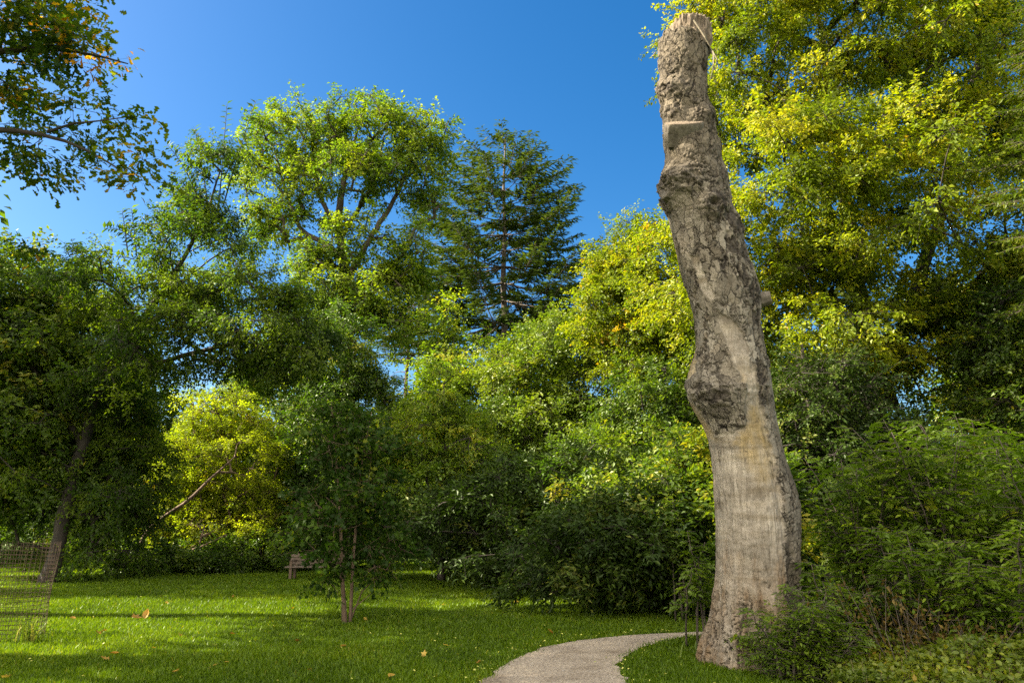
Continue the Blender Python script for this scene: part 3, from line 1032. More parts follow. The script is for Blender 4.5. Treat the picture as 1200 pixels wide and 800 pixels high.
    low = sstep(1.25, 0.0, zz)
    lobes_ = .5 + .5 * np.cos(3.0 * (A.ravel() - R(205)) + .6) * .8
    toe = np.exp(-((A.ravel() - R(266)) / .24) ** 2)
    toe2 = np.exp(-((A.ravel() - R(205)) / .35) ** 2)
    disp += low ** 1.8 * (.02 + .05 * lobes_) * .6 + sstep(.7, 0, zz) ** 1.4 * (.42 * toe + .05 * toe2)
    flute = np.cos(A.ravel() * 6.0 + 1.2 + .8 * w1 + 1.5 * zz)
    disp += sstep(1.5, .1, zz) ** 1.3 * .065 * flute
    gnarl = fbm(Q * np.array([9, 9, 2.6]) + 77, 4)
    lowr = sstep(1.15, .25, zz + .2 * w1)
    disp += lowr * .055 * gnarl
    folds = np.abs(fbm(Q * np.array([9, 9, 1.6]) + np.stack([w1, w1, w1], 1) * .8, 3))
    crack = np.maximum(crack, lowr * sstep(.12, .02, folds) * .95)
    disp -= lowr * sstep(.14, .02, folds) * .035
    rot = np.clip(sstep(1.35, .45, zz + .25 * w1 + .35 * fl) * (.35 + .65 * sstep(-.3, .4, gnarl)), 0, 1)
    grey_toe = np.exp(-blob(px, py, 855, 742, 12, 26) ** 2 * .8) * front
    rot = np.clip(rot * (1 - .8 * grey_toe) * (1 - .6 * np.exp(-blob(px, py, 868, 772, 14, 10) ** 2)), 0, 1)
    tan = np.clip(.6 * soft_poly(px, py, [(872, 500), (885, 470), (898, 500), (908, 550), (905, 566), (885, 565), (868, 525)], wob * 1.6, 16)[0] + .6 * np.exp(-blob(px, py, 866, 442, 12, 9) ** 2) +
                  .8 * soft_poly(px, py, [(800, 415), (818, 412), (815, 436), (806, 446), (800, 440)], wob, 6)[0] + .55 * soft_poly(px, py, [(812, 470), (832, 500), (838, 515), (826, 512), (808, 480)], wob, 8)[0], 0, 1)
    tan *= front * (.5 + .5 * sstep(-.4, .3, w1 + fl * .4))
    P2 = P + n_ * disp[:, None]
    topw = sstep(68, 52, py0)
    P2[:, 2] += topw * (.07 * fbm(np.stack([np.cos(A.ravel()) * 4, np.sin(A.ravel()) * 4, 0 * zz], 1), 4) + .05 * np.cos(A.ravel() - R(200)))
    nz = len(z)
    i, j = np.meshgrid(np.arange(nz - 1), np.arange(NA), indexing="ij")
    j2 = (j + 1) % NA
    F = np.stack([i * NA + j, (i + 1) * NA + j, (i + 1) * NA + j2, i * NA + j2], -1).reshape(-1)
    S = [4] * ((nz - 1) * NA)
    F = np.concatenate([F, np.arange(NA)]); S = S + [NA]
    mat = snag_mat()
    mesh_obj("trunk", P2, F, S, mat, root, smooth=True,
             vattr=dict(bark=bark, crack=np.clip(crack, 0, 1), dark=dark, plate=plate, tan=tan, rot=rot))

    # --- the torn fibrous top, standing inside the bark rim
    mt, nt, out = new_mat("torn_wood_fibre")
    tc = nt.nodes.new("ShaderNodeTexCoord"); mp = nt.nodes.new("ShaderNodeMapping"); mp.inputs["Scale"].default_value = (1, 1, .12)
    nt.links.new(tc.outputs["Object"], mp.inputs[0])
    g_ = noise(nt, 34, 5, .7, mp.outputs[0])
    rp = ramp(nt, [(.34, (.040, .027, .017)), (.5, (.17, .125, .078)), (.74, (.36, .285, .19))], g_.outputs[0])
    b = nt.nodes.new("ShaderNodeBsdfPrincipled"); b.inputs["Roughness"].default_value = .9
    nt.links.new(rp.outputs[0], b.inputs["Base Color"])
    bp = nt.nodes.new("ShaderNodeBump"); bp.inputs["Strength"].default_value = .9; bp.inputs["Distance"].default_value = .03
    nt.links.new(g_.outputs[0], bp.inputs["Height"]); nt.links.new(bp.outputs[0], b.inputs["Normal"]); nt.links.new(b.outputs[0], out.inputs[0])
    fibre = mt
    c0, c1 = pt(808, 62, SNAG_D), pt(809, 31, SNAG_D)
    s24 = pscale(SNAG_D, 30)
    NR, NB = 26, 150
    a = np.arange(NB) / NB * 2 * np.pi
    rim = .8 * fbm(np.stack([np.cos(a) * 1.3, np.sin(a) * 1.3, 0 * a], 1), 3) + .5 * rng.random(NB) ** 3 - .35 * (rng.random(NB) < .12)
    V = []
    for q in range(NR):
        t = q / (NR - 1)
        c = c0 * (1 - t) + c1 * t
        rx = (24 - 1.5 * t) * s24
        fib = fbm(np.stack([np.cos(a) * 9, np.sin(a) * 9, np.full(NB, t * 1.8)], 1), 4) * .045
        zt = c[2] + rim * .06 * t + .02 * t * np.cos(a * 1 + .5) * -1
        V.append(np.stack([c[0] + np.cos(a) * (rx + fib), c[1] + np.sin(a) * (rx + fib), zt], 1))
    # a hollow, splintered inside
    for q, (s_, dz) in enumerate([(.8, -.03), (.55, -.12), (.25, -.16)]):
        ring = V[NR - 1].copy(); ctr = ring.mean(0)
        ring = ctr + (ring - ctr) * np.array([s_, s_, .8]); ring[:, 2] += dz + .05 * fbm(np.stack([np.cos(a) * 5 + q, np.sin(a) * 5, 0 * a], 1), 3)
        V.append(ring)
    nr = len(V)
    i, j = np.meshgrid(np.arange(nr - 1), np.arange(NB), indexing="ij"); j2 = (j + 1) % NB
    F = np.concatenate([np.stack([i * NB + j, i * NB + j2, (i + 1) * NB + j2, (i + 1) * NB + j], -1).reshape(-1), (nr - 1) * NB + np.arange(NB)])
    mesh_obj("broken_top", np.concatenate(V), F, [4] * ((nr - 1) * NB) + [NB], fibre, root, smooth=True)
    # --- splintered left rim of the break
    g = Geo()
    for q in range(16):
        p = pt(774 + 20 * q / 15 + rng.normal() * .8, 52 - 7 * q / 15, SNAG_D - .02 - .22 * q / 15)
        g.tube([p - [0, 0, .16], p + [.01, 0, .02 + .05 * rng.random()]], [.020, .006], 5)
    g.build("splinter_rim", fibre, root)
    # --- the sawn limb stub: a thick half disc of pale wood standing out of the bark
    def stub(name, c, ax, rad, ln, flat, mat_, face_mat=None, seed=0, b0=1.25):
        ax = norm(np.array(ax)); u = norm(np.cross(ax, [0, 0, 1.0])); vv = np.cross(u, ax)
        aa = np.arange(40) / 40 * 2 * np.pi
        wv = 1 + .24 * fbm(np.stack([np.cos(aa) * 2 + seed, np.sin(aa) * 2, 0 * aa], 1), 3)
        rings = []
        for t, sc1 in ((0, b0), (.35, (b0 + 1) / 2 + .0), (.8, 1.0), (.97, .98), (1.0, .93), (.985, .5)):
            rings.append(c + ax * ln * t + (np.cos(aa) * rad * sc1 * wv)[:, None] * u + (np.sin(aa) * rad * flat * sc1 * wv)[:, None] * vv)
        V = np.concatenate(rings)
        i, j = np.meshgrid(np.arange(5), np.arange(40), indexing="ij"); j2 = (j + 1) % 40
        F = np.concatenate([np.stack([i * 40 + j, i * 40 + j2, (i + 1) * 40 + j2, (i + 1) * 40 + j], -1).reshape(-1), 200 + np.arange(40)])
        o = mesh_obj(name, V, F, [4] * 200 + [40], mat_, root, smooth=True)
        if face_mat is not None:
            o.data.materials.append(face_mat)
            mi = np.zeros(201, np.int32); mi[120:] = 1
            o.data.polygons.foreach_set("material_index", mi)
        return o
    ax = norm(np.array([-.05, -.66, .75]))
    fc = pt(802, 143.5, SNAG_D - .36)
    o = stub("sawn_stub", fc - ax * .30, ax, .25, .30, .36, M["snag_bark"], fibre, 4, b0=1.0)
    o["label"] = "wide sawn limb stub with pale cut face"
    c = pt(888, 352, SNAG_D)
    stub("knob_stub", c, (.92, -.35, .12), .085, .165, 1.0, M["snag_bark"], fibre, 9)
    c = pt(776, 236, SNAG_D)
    stub("side_stub", c + np.array([.1, -.15, 0]), (-.85, -.5, .1), .085, .15, 1.0, M["snag_bark"], None, 2)
    # --- dry creeper stems hanging from the top
    g = Geo()
    for (a0, a1, a2) in [((813, 24), (826, 44), (836, 62)), ((836, 62), (836, 76), (833, 92)), ((835, 60), (840, 70), (838, 84)), ((768, 62), (764, 66), (771, 68))]:
        g.tube([pt(*a0, SNAG_D - .36), pt(*a1, SNAG_D - .38), pt(*a2, SNAG_D - .30)], [.010, .008, .004], 5)
    for q in range(34):
        p = pt(834 + rng.random() * 6, 58 + 60 * rng.random(), SNAG_D - .25 + .2 * rng.random())
        g.tube([p, p + np.append(rng.normal(size=2) * .03 + [.03, 0], rng.normal() * .05)], [.005, .002], 3)
    g.build("dry_creeper", M["bark_light"], root)
    return root


# ------------------------------------------------------------------ small things
def build_bench():
    c = gp(372, 679)
    c = np.array([c[0], c[1], 0]); c[2] = zground(c[0], c[1])
    root = empty("park_bench", c, "weathered wooden park bench half hidden behind the sapling", "bench")
    W_ = 1.75
    g = Geo()
    for k in range(4): g.box(c + [0, -.22 + .125 * k, .44 + .004 * k], [W_, .10, .035])
    g.build("seat", M["bench"], root)
    g = Geo()
    for k in range(3): g.box(c + [0, .27 + .03 * k, .56 + .135 * k], [W_, .03, .11])
    g.build("backrest", M["bench"], root)
    for sx in (-1, 1):
        g = Geo()
        x = sx * (W_ / 2 - .16)
        g.box(c + [x, -.20, .21], [.07, .07, .42]); g.box(c + [x, .22, .21], [.07, .07, .42]); g.box(c + [x, 0, .395], [.06, .50, .05])
        rot = np.array([[1, 0, 0], [0, .975, .22], [0, -.22, .975]])
        g.box(c + [x, .325, .67], [.06, .05, .56], rot)
        g.build("leg_frame", M["bench_dark"], root)
        g = Geo()
        g.box(c + [x, .02, .66], [.07, .52, .04]); g.box(c + [x, -.21, .55], [.06, .06, .20])
        g.build("armrest", M["bench_dark"], root)
    root.scale = (1, 1, .76)


def build_guard():
    c = gp(6, 748); c[2] = zground(c[0], c[1])
    root = empty("tree_guard", c, "round rusty wire mesh guard standing on the lawn by the dark leaning tree", "tree guard")
    g = Geo()
    r0, H = .46, 1.30
    nv = 46
    for k in range(nv):
        a = k / nv * 6.283
        z = np.linspace(0, H, 9)
        rr = r0 * (1.0 + .10 * z / H) + .012 * np.sin(z * 5 + k * .5)
        g.tube(np.stack([c[0] + np.cos(a) * rr, c[1] + np.sin(a) * rr, c[2] + z + .01 * np.sin(k * .8) * (z > H - .01)], 1), .0028, 4, cap=False)
    a = np.linspace(0, 6.2832, 60)
    for z in np.arange(.05, H, .058):
        rr = r0 * (1.0 + .10 * z / H) + .012 * np.sin(z * 5 + a * nv / 6.283 * .5)
        g.tube(np.stack([c[0] + np.cos(a) * rr, c[1] + np.sin(a) * rr, c[2] + z + .008 * np.sin(a * 3 + z)], 1), .0028, 4, cap=False)
    g.build("wire_mesh", M["wire"], root)

def leaf_mesh(name, L, shape, curl):
    out = np.array(OUT[shape])
    V = [(L * u - L / 2, L * .7 * v, curl * L * (abs(v) * 1.6 + (u - .5) ** 2 * 1.5)) for u, v in out]
    me = bpy.data.meshes.new(name)
    ctr = [(0, 0, .004)]
    n = len(V)
    me.from_pydata(ctr + V, [], [(0, 1 + i, 1 + (i + 1) % n) for i in range(n)])
    me.update()
    return me


def build_fallen_leaves():
    r = np.random.default_rng(21)
    meshes = []
    for k, (sh, cu, tn) in enumerate([("maple", .28, .2), ("oval", .25, .45), ("oak", .22, .6), ("maple", .12, .85), ("oval", .15, .7)]):
        me = leaf_mesh("fallen_leaf", 1.0, sh, cu)
        a = me.attributes.new("tint", "FLOAT", "FACE"); a.data.foreach_set("value", np.full(len(me.polygons), tn, np.float32))
        me.materials.append(M["dry"]); meshes.append(me)
    def put(x, y, s, me, rot, label, group=None, dz=.035):
        o = bpy.data.objects.new("fallen_leaf", me); COL.objects.link(o)
        o.location = (x, y, float(zground(x, y)) + dz); o.scale = (s, s, s); o.rotation_euler = rot
        tag(o, label, "fallen leaf", group)
    a = gp(160, 728); put(a[0], a[1], .17, meshes[0], (.5, .1, .4), "large orange brown curled leaf lying flat on the lawn beside an upright one", None, .05)
    a = gp(171, 727); put(a[0], a[1], .17, meshes[1], (.2, -1.25, 1.3), "large brown leaf standing on edge in the lawn", None, .10)
    spots = [(114, 744), (134, 766), (122, 772), (8, 793), (180, 759), (348, 754), (402, 762), (362, 789), (524, 762), (458, 797), (561, 783), (85, 727), (205, 790)]
    pts_ = [gp(*s)[:2] for s in spots]
    while len(pts_) < 32:
        y = 7.6 + 12 * r.random() ** 1.4; x = (r.random() * 1.25 - .75) * .7 * y
        if not in_poly(np.array([x]), np.array([y]), PATH_POLY)[0] and x < 2.2: pts_.append((x, y))
    for k, p in enumerate(pts_):
        put(p[0], p[1], .075 + .05 * r.random(), meshes[k % 5], (r.normal() * .35, r.normal() * .35, r.random() * 6.28), "small dry brown leaf fallen on the mown grass", "dry leaves scattered on the lawn")
    # pale flecks and leaf litter along the path edge: too many to count
    n = 700
    y = 7 * (26 / 7) ** r.random(n); x = (r.random(n) * 2 - 1) * .74 * y
    e = r.integers(20, NP_ - 40, 900)
    side = r.random(900) < .5
    E = np.where(side[:, None], PL[e] + np.array([-1, .3]) * np.abs(r.normal(size=(900, 1))) * .25, PR[e] + r.normal(size=(900, 2)) * .10)
    x = np.concatenate([x, E[:, 0]]); y = np.concatenate([y, E[:, 1]])
    keep = (x < 3.4) | (y > 10.5)
    keep &= ~in_poly(x, y, PATH_POLY) | (r.random(len(x)) < .1)
    x, y = x[keep], y[keep]; n = len(x)
    C = np.stack([x, y, zground(x, y) + .03 + .015 * r.random(n)], 1)
    A = np.stack([r.normal(size=n), r.normal(size=n), .15 * r.normal(size=n)], 1)
    N = np.array([0, 0, 1.0]) + .35 * r.normal(size=(n, 3))
    L = .014 + .022 * r.random(n)
    V, F, S = leaf_arrays(C, A, N, L, L * .6, "oval")
    tag(mesh_obj("leaf_litter", V, F, S, M["speck"], tint=r.random(n)), "tiny pale leaf flecks scattered over the grass and path edge", "leaf litter", kind="stuff")


def build_ground_cover():
    r = np.random.default_rng(31)
    n = 95000
    x = 2.6 + 7.5 * r.random(n); y = 6.4 + 4.3 * r.random(n)
    edge = 2.80 + .35 * fbm(np.stack([y * 1.3, 0 * y, 0 * y], 1), 2) - .25 * (y - 8.6)
    edge = np.where(y > 9.3, 3.1, edge)
    keep = (x > edge) & ~in_poly(x, y, PATH_POLY)
    x, y = x[keep], y[keep]; n = len(x)
    mound = .20 + .34 * sstep(.0, 1.6, x - 3.0) * (1 + .7 * fbm(np.stack([x * 1.1, y * 1.1, 0 * x], 1), 3))
    hh = np.maximum(.03, mound) * r.random(n) ** .45
    C = np.stack([x, y, zground(x, y) + hh], 1)
    A = np.stack([r.normal(size=n), r.normal(size=n), .2 + .5 * r.normal(size=n)], 1)
    N = np.array([0, -.25, 1.0]) + .55 * r.normal(size=(n, 3))
    L = .028 + .042 * r.random(n)
    t = .45 + .3 * fbm(C * 1.4, 3) + .15 * r.normal(size=n)
    V, F, S = leaf_arrays(C, A, N, L, L * .62, "oval")
    # thin stems among the leaves
    m = 5000
    k = r.integers(0, n, m)
    g = Geo()
    P0 = C[k] * [1, 1, 0] + np.stack([0 * x[k], 0 * x[k], zground(x[k], y[k])], 1)
    g.twigs(P0, C[k] + r.normal(size=(m, 3)) * .04, .003, .0015)
    tag(mesh_obj("ground_cover", V, F, S, M["cover"], tint=np.clip(t, 0, 1)), "yellow green weeds and creeping leaves covering the verge by the dead tree", "ground cover", kind="stuff")
    tag(g.build("weed_stems", M["bark_warm"]), "thin brown weed stems among the verge leaves", "weeds", kind="stuff")


def dead_stems(name, label, cat, x, y, h, n, seed, spread):
    """a stand of dry brown stalks with withered leaves"""
    r = np.random.default_rng(seed); z0 = float(zground(x, y))
    root = empty(name, (x, y, z0), label, cat)
    g = Geo(); C = []
    for k in range(n):
        b = np.array([x, y, z0]) + np.append(r.normal(size=2) * spread * .5, 0)
        e = b + np.array([r.normal() * .25, r.normal() * .25, h * (.5 + .6 * r.random())])
        mid = (b + e) / 2 + np.append(r.normal(size=2) * .06, 0)
        g.tube([b, mid, e], [.006, .004, .002], 4)
        for q in range(16):
            u = .25 + .75 * r.random(); C.append(b + (e - b) * u + r.normal(size=3) * .035)
    C = np.array(C); m = len(C)
    V, F, S = leaf_arrays(C, r.normal(size=(m, 3)) + [0, 0, -.5], r.normal(size=(m, 3)), .035 + .05 * r.random(m), .02 + .015 * r.random(m), "rhomb")
    mesh_obj("foliage", V, F, S, M["withered"], root, tint=np.clip(.1 + .6 * r.random(m), 0, 1))
    g.build("stem", M["bark"], root)


# ================================================================== the place
build_ground()
build_grass()
build_snag()
build_bench()
build_guard()
build_fallen_leaves()
build_ground_cover()

# big yellow maple behind the dead trunk
tree("maple_tree", "huge yellow green maple filling the sky behind the dead trunk", "tree", None,
     [gtr(1045, 20, 17, .36, (-.4, 0)), tr((1046, 480, 20, .2), (990, 300, 19.5, .16), (930, 120, 19, .07)), tr((1046, 430, 20, .2), (1110, 230, 20, .14), (1150, 50, 20, .06))],
     [lobe(880, 60, 19, 95, 130, 3.2), lobe(1010, 40, 18, 130, 150, 3.5), lobe(1150, 40, 20, 130, 160, 3.5), lobe(910, 230, 18, 110, 110, 3.2), lobe(1030, 250, 17, 120, 110, 3.2),
      lobe(1160, 250, 19, 120, 130, 3.2), lobe(850, 330, 19, 85, 90, 2.6), lobe(960, 370, 18, 85, 80, 2.6), lobe(1130, 400, 20, 90, 70, 2.6), lobe(930, -90, 20, 160, 120, 3.5), lobe(1120, -110, 21, 150, 120, 3.5), lobe(1050, 390, 18.5, 50, 50, 1.8), lobe(1180, 330, 19, 60, 60, 2)],
     860, .80, 16, 32, .108, M["maple"], M["bark_dark"], flat=.38, droop=.35, seed=11, tint0=.5, hot=.022, inner=.45)
# second yellow tree further left
tree("maple_tree", "smaller golden maple showing left of the dead trunk below open sky", "tree", None,
     [gtr(775, 25, 10, .24)],
     [lobe(770, 320, 25, 62, 68, 2.5), lobe(735, 370, 25, 55, 65, 2.4), lobe(790, 400, 24.5, 60, 60, 2.2), lobe(715, 320, 26, 26, 30, 1.2)],
     230, .7, 15, 26, .12, M["maple"], M["bark_dark"], flat=.45, droop=.3, seed=12, tint0=.42, hot=.035)
tree("shaded_tree", "deep green tree below the smaller golden maple, left of the dead trunk", "tree", None,
     [gtr(790, 22, 6, .18)],
     [lobe(770, 480, 22.5, 62, 50, 2), lobe(800, 540, 22, 70, 60, 2.2), lobe(730, 530, 23, 45, 55, 2), lobe(860, 490, 23, 60, 80, 2.2), lobe(840, 590, 21.5, 60, 50, 2)],
     260, .62, 13, 22, .11, M["mid"], M["bark_dark"], flat=.45, droop=.3, seed=37, tint0=.34, hot=.015)
# dark leaning elm on the left
elm_sh = [(pt(*a, 20.5), pt(*b, 20.5 + dd), sg, n_ + 8, .24) for a, b, dd, sg, n_ in
          [((255, 260), (266, 122), 0, .1, 26), ((245, 250), (228, 150), .3, .1, 22), ((262, 240), (300, 118), 0, .15, 26), ((235, 240), (196, 170), 0, .2, 24), ((225, 270), (205, 222), 0, .2, 18), ((150, 300), (143, 246), 0, .05, 16), ((160, 300), (154, 244), 0, .05, 16), ((170, 300), (122, 268), 0, .3, 18),
           ((200, 330), (118, 302), 0, .3, 16), ((250, 215), (215, 190), -.3, .1, 14), ((262, 210), (290, 160), -.3, .1, 16)]]
tree("elm_tree", "dark leaning small leaved tree with drooping boughs and upright wispy shoots", "tree", None,
     [tr((55, 690, 21, 0.216), (66, 640, 21, 0.180), (85, 560, 21, 0.166), (105, 480, 21, 0.151), (130, 425, 20.8, 0.137), (160, 385, 20.6, 0.108), (195, 335, 20.4, 0.079), (240, 260, 20.4, 0.043), (258, 200, 20.5, 0.022)),
      tr((125, 432, 20.8, 0.101), (165, 432, 20.4, 0.079), (220, 415, 20, 0.065), (300, 395, 19.8, .05)), tr((95, 520, 21, 0.101), (60, 460, 21, 0.072), (30, 420, 21, 0.036))],
     [lobe(245, 305, 20.5, 60, 60, 2.2), lobe(258, 215, 20.5, 34, 60, 1.0, .75), lobe(232, 255, 20.5, 32, 40, 1.0, .7), lobe(160, 330, 20.5, 75, 48, 2.2), lobe(110, 400, 21.8, 80, 65, 1.8), lobe(290, 380, 19.8, 85, 62, 2.2), lobe(215, 400, 20, 80, 50, 2.2),
      lobe(345, 395, 19.8, 40, 62, 1.6), lobe(60, 480, 22.6, 85, 70, 1.6, .8), lobe(30, 560, 22.8, 75, 60, 1.5, .8), lobe(125, 540, 22.2, 65, 90, 1.5, .8), lobe(140, 625, 21.6, 48, 52, 1.1, .8), lobe(155, 560, 21.8, 48, 60, 1.3, .8), lobe(70, 610, 22.8, 55, 45, 1.0, .7), lobe(115, 600, 20.2, 34, 44, .6, .6), lobe(30, 520, 20.2, 40, 55, .7, .6), lobe(150, 470, 20, 40, 50, .8, .6), lobe(60, 430, 20.2, 50, 50, .9, .6), lobe(10, 390, 21.5, 60, 60, 2)],
     500, .60, 13, 22, .098, M["elm"], M["bark_dark"], flat=.42, droop=.55, seed=13, tint0=.58, tint_c=.3, W=.6, shoots=elm_sh, inner=.5, hot=.03)
# left edge trees behind the elm
tree("edge_tree", "yellow green tree at the left edge behind the dark elm", "tree", None, [gtr(-30, 22.2, 8, .22)],
     [lobe(10, 330, 22.2, 60, 50, 1.8), lobe(-40, 420, 22.2, 90, 90, 2.2), lobe(50, 400, 22.2, 70, 60, 2.2), lobe(20, 500, 22.2, 80, 90, 2.2), lobe(90, 520, 22.4, 80, 90, 1.7)],
     240, .8, 12, 22, .16, M["mid"], M["bark"], seed=14, tint0=.5, droop=.3)
tree("edge_tree", "tall dark green tree behind the lawn at the far left", "tree", None, [gtr(60, 38, 11, .26)],
     [lobe(20, 350, 38, 80, 65, 3), lobe(90, 400, 38, 80, 60, 3), lobe(40, 460, 37, 110, 90, 3), lobe(130, 480, 37.5, 80, 90, 3)],
     240, .95, 12, 20, .19, M["green_maple"], M["bark_dark"], seed=15, tint0=.4)
# big pale green tree
tree("lime_tree", "tall light green tree with open rounded crown and bare spreading limbs", "tree", None,
     [tr((400, 640, 36, 0.396), (403, 480, 36, 0.346), (408, 380, 36, 0.302), (402, 300, 36, 0.259), (396, 260, 36, 0.202), (405, 200, 36, 0.130), (420, 150, 36, 0.058)),
      tr((402, 300, 36, 0.180), (380, 285, 36, 0.144), (352, 270, 36, 0.115), (335, 225, 36, 0.072), (320, 170, 36, 0.036)),
      tr((405, 330, 36, 0.187), (440, 270, 35.5, 0.144), (462, 235, 35.5, 0.108), (480, 190, 35.5, 0.072), (492, 160, 35.5, 0.036)),
      tr((405, 350, 36, 0.180), (455, 320, 35.5, 0.144), (478, 290, 35.5, 0.101), (487, 262, 35.5, 0.079), (510, 255, 35.5, 0.043)),
      tr((398, 280, 36, 0.130), (440, 215, 36.5, 0.086), (450, 160, 36.5, 0.043)), tr((396, 270, 36, 0.144), (372, 225, 36, 0.101), (365, 170, 36, 0.050)), tr((408, 390, 36, 0.144), (440, 380, 35.5, 0.108), (470, 375, 35, 0.058))],
     [lobe(350, 165, 36, 55, 38, 3), lobe(430, 160, 36, 65, 40, 3.2), lobe(500, 165, 35.5, 34, 34, 2.2), lobe(320, 215, 36, 45, 42, 2.6), lobe(400, 205, 34.5, 50, 35, 2.4), lobe(470, 205, 35, 40, 34, 2.2),
      lobe(508, 222, 35.5, 22, 30, 1.6, .8), lobe(335, 260, 36, 42, 30, 2.2), lobe(490, 285, 35, 26, 22, 1.5, .5), lobe(390, 330, 35, 50, 42, 2.4), lobe(440, 345, 34.5, 45, 35, 2.4), lobe(370, 400, 34.5, 55, 60, 2.4), lobe(465, 385, 35, 35, 35, 2, .7), lobe(470, 320, 35, 34, 26, 1.8, .7), lobe(425, 275, 34.5, 40, 24, 1.8, .7), lobe(372, 312, 35, 30, 26, 1.6, .8), lobe(460, 350, 35, 40, 40, 2, .8)],
     600, .66, 10, 13, .175, M["lime"], M["bark"], seed=16, tint0=.52, tint_c=.28, inner=.35, droop=.2, tip=.026, twig=.010, hot=.02)
# fir
fir("fir_tree", "tall dark fir with tiered boughs standing against the blue sky", 590, 46, 160, 5.6, 14.3, 17, M["fir"], M["bark"], spread=9.0, n_whorl=13, Ln=.40, per=10, r0=.40, dens=.25, ns=.085, rv=.015,
    bare=[(9 + .28 * k, 3.4 + 1.2 * ((k * 7) % 5) / 5, k * 2.45) for k in range(22)])
# distant bare pine stems
fir("pine_tree", "slim pine with bare stem showing through the gap beside the fir", 471, 52, 330, 2.0, 13.5, 18, M["fir"], M["bark_warm"], spread=3.0, n_whorl=9, Ln=.4, r0=.24, per=6,
    bare=[(12.5, 3, .2), (11.5, 3, 3.0), (10, 3, .4), (9.3, 3.2, 2.8), (8.5, 3, 3.4), (12, 2, 2.6)])
fir("pine_tree", "second slimmer pine close right of the first bare stem", 484, 54, 345, 2.0, 14, 19, M["fir"], M["bark_warm"], spread=2.4, n_whorl=8, Ln=.4, r0=.16, per=6, bare=[(12.5, 2.5, .2), (11, 2.5, 2.9), (9.7, 2.5, .3)])
# golden shrub
g_br = [tr((160, 668, 25.2, .08), (165, 630, 25, .07), (180, 610, 24.9, .06), (210, 596, 24.8, .055), (235, 572, 24.8, .05), (275, 535, 25, .02)), tr((212, 672, 24.8, .06), (205, 648, 24.7, .055), (232, 644, 24.6, .05), (262, 628, 24.6, .02)), tr((232, 644, 24.6, .035), (240, 615, 24.8, .02))]
tree("gold_shrub", "sunlit golden yellow shrub tree with a bare branch across it", "shrub", None,
     [gtr(270, 28, 5, .12), gtr(250, 28.3, 4.6, .10, (-1.2, 0)), gtr(290, 28, 4.6, .10, (1.4, 0))] + g_br,
     [lobe(262, 490, 28, 48, 34, 1.8), lobe(222, 535, 27.5, 42, 42, 1.6), lobe(285, 540, 27, 60, 46, 1.8), lobe(330, 560, 27.5, 32, 48, 1.6), lobe(235, 595, 27.5, 55, 46, 1.6), lobe(300, 605, 27, 60, 40, 1.6), lobe(240, 630, 26.2, 55, 26, 1.1), lobe(305, 632, 26.2, 45, 26, 1.1), lobe(200, 590, 27, 30, 45, 1.2)],
     380, .5, 12, 22, .085, M["gold"], M["bark_warm"], seed=20, tint0=.58, hot=.03, inner=.6)
# low dark shrubs under it
def shrub(label, px, d, w_, h_, seed, mat, L=.13, n=110, name="round_shrub", cat="shrub", tint0=.42, group=None, W=.42, cr=.42, sp=12, lv=18, shape="rhomb", dd=None, bark=None):
    x = pt(px, 610, d)[0]
    r = np.random.default_rng(seed)
    lb = []
    for k in range(6):
        a = r.random() * 6.28; q = .5 * r.random() ** .5
        lb.append((np.array([x + math.cos(a) * w_ * q, d + math.sin(a) * (dd or w_) * q, h_ * (.28 + .38 * r.random())]), np.array([w_ * .5, (dd or w_) * .5, h_ * .36]), 1.0))
    tks = []
    for k in range(5):
        a = r.random() * 6.28
        tks.append([(x + .1 * math.cos(a), d + .1 * math.sin(a), -.05, .05), (x + w_ * .2 * math.cos(a), d + w_ * .2 * math.sin(a), h_ * .35, .035), (x + w_ * .4 * math.cos(a), d + w_ * .4 * math.sin(a), h_ * .7, .012)])
    return tree(name, label, cat, group, tks, lb, n, cr, sp, lv, L, mat, bark or M["bark_dark"], flat=.6, droop=.1, seed=seed, W=W, tint0=tint0, inner=.55, twig=.004, tip=.008, shape=shape, trunk_part="stem")


shrub("low dark shrub under the golden tree at the lawn edge beside the elm", 225, 25.4, 2.6, .9, 41, M["mid"], tint0=.3, n=60, W=.6)
shrub("low dark shrub in front of the golden tree beside the bench", 315, 25.6, 2.2, 1.1, 42, M["mid"], tint0=.25, n=60)
shrub("broad low shrub closing the lawn beyond the wire guard at the left edge", 5, 29.5, 7.0, 2.6, 44, M["mid"], tint0=.35, n=150, cr=.6, L=.15)
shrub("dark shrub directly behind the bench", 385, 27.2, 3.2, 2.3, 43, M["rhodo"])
# dark mass behind the sapling
tree("ivy_clad_tree", "dense dark green tree rising behind the sapling and bench", "tree", None, [gtr(405, 28, 8.5, .22)],
     [lobe(400, 420, 28, 45, 60, 2), lobe(380, 500, 28, 50, 70, 2.2), lobe(425, 500, 28, 40, 80, 2.2), lobe(400, 590, 27.5, 60, 55, 2)],
     240, .6, 13, 20, .12, M["green_maple"], M["bark_dark"], seed=22, tint0=.3, droop=.4)
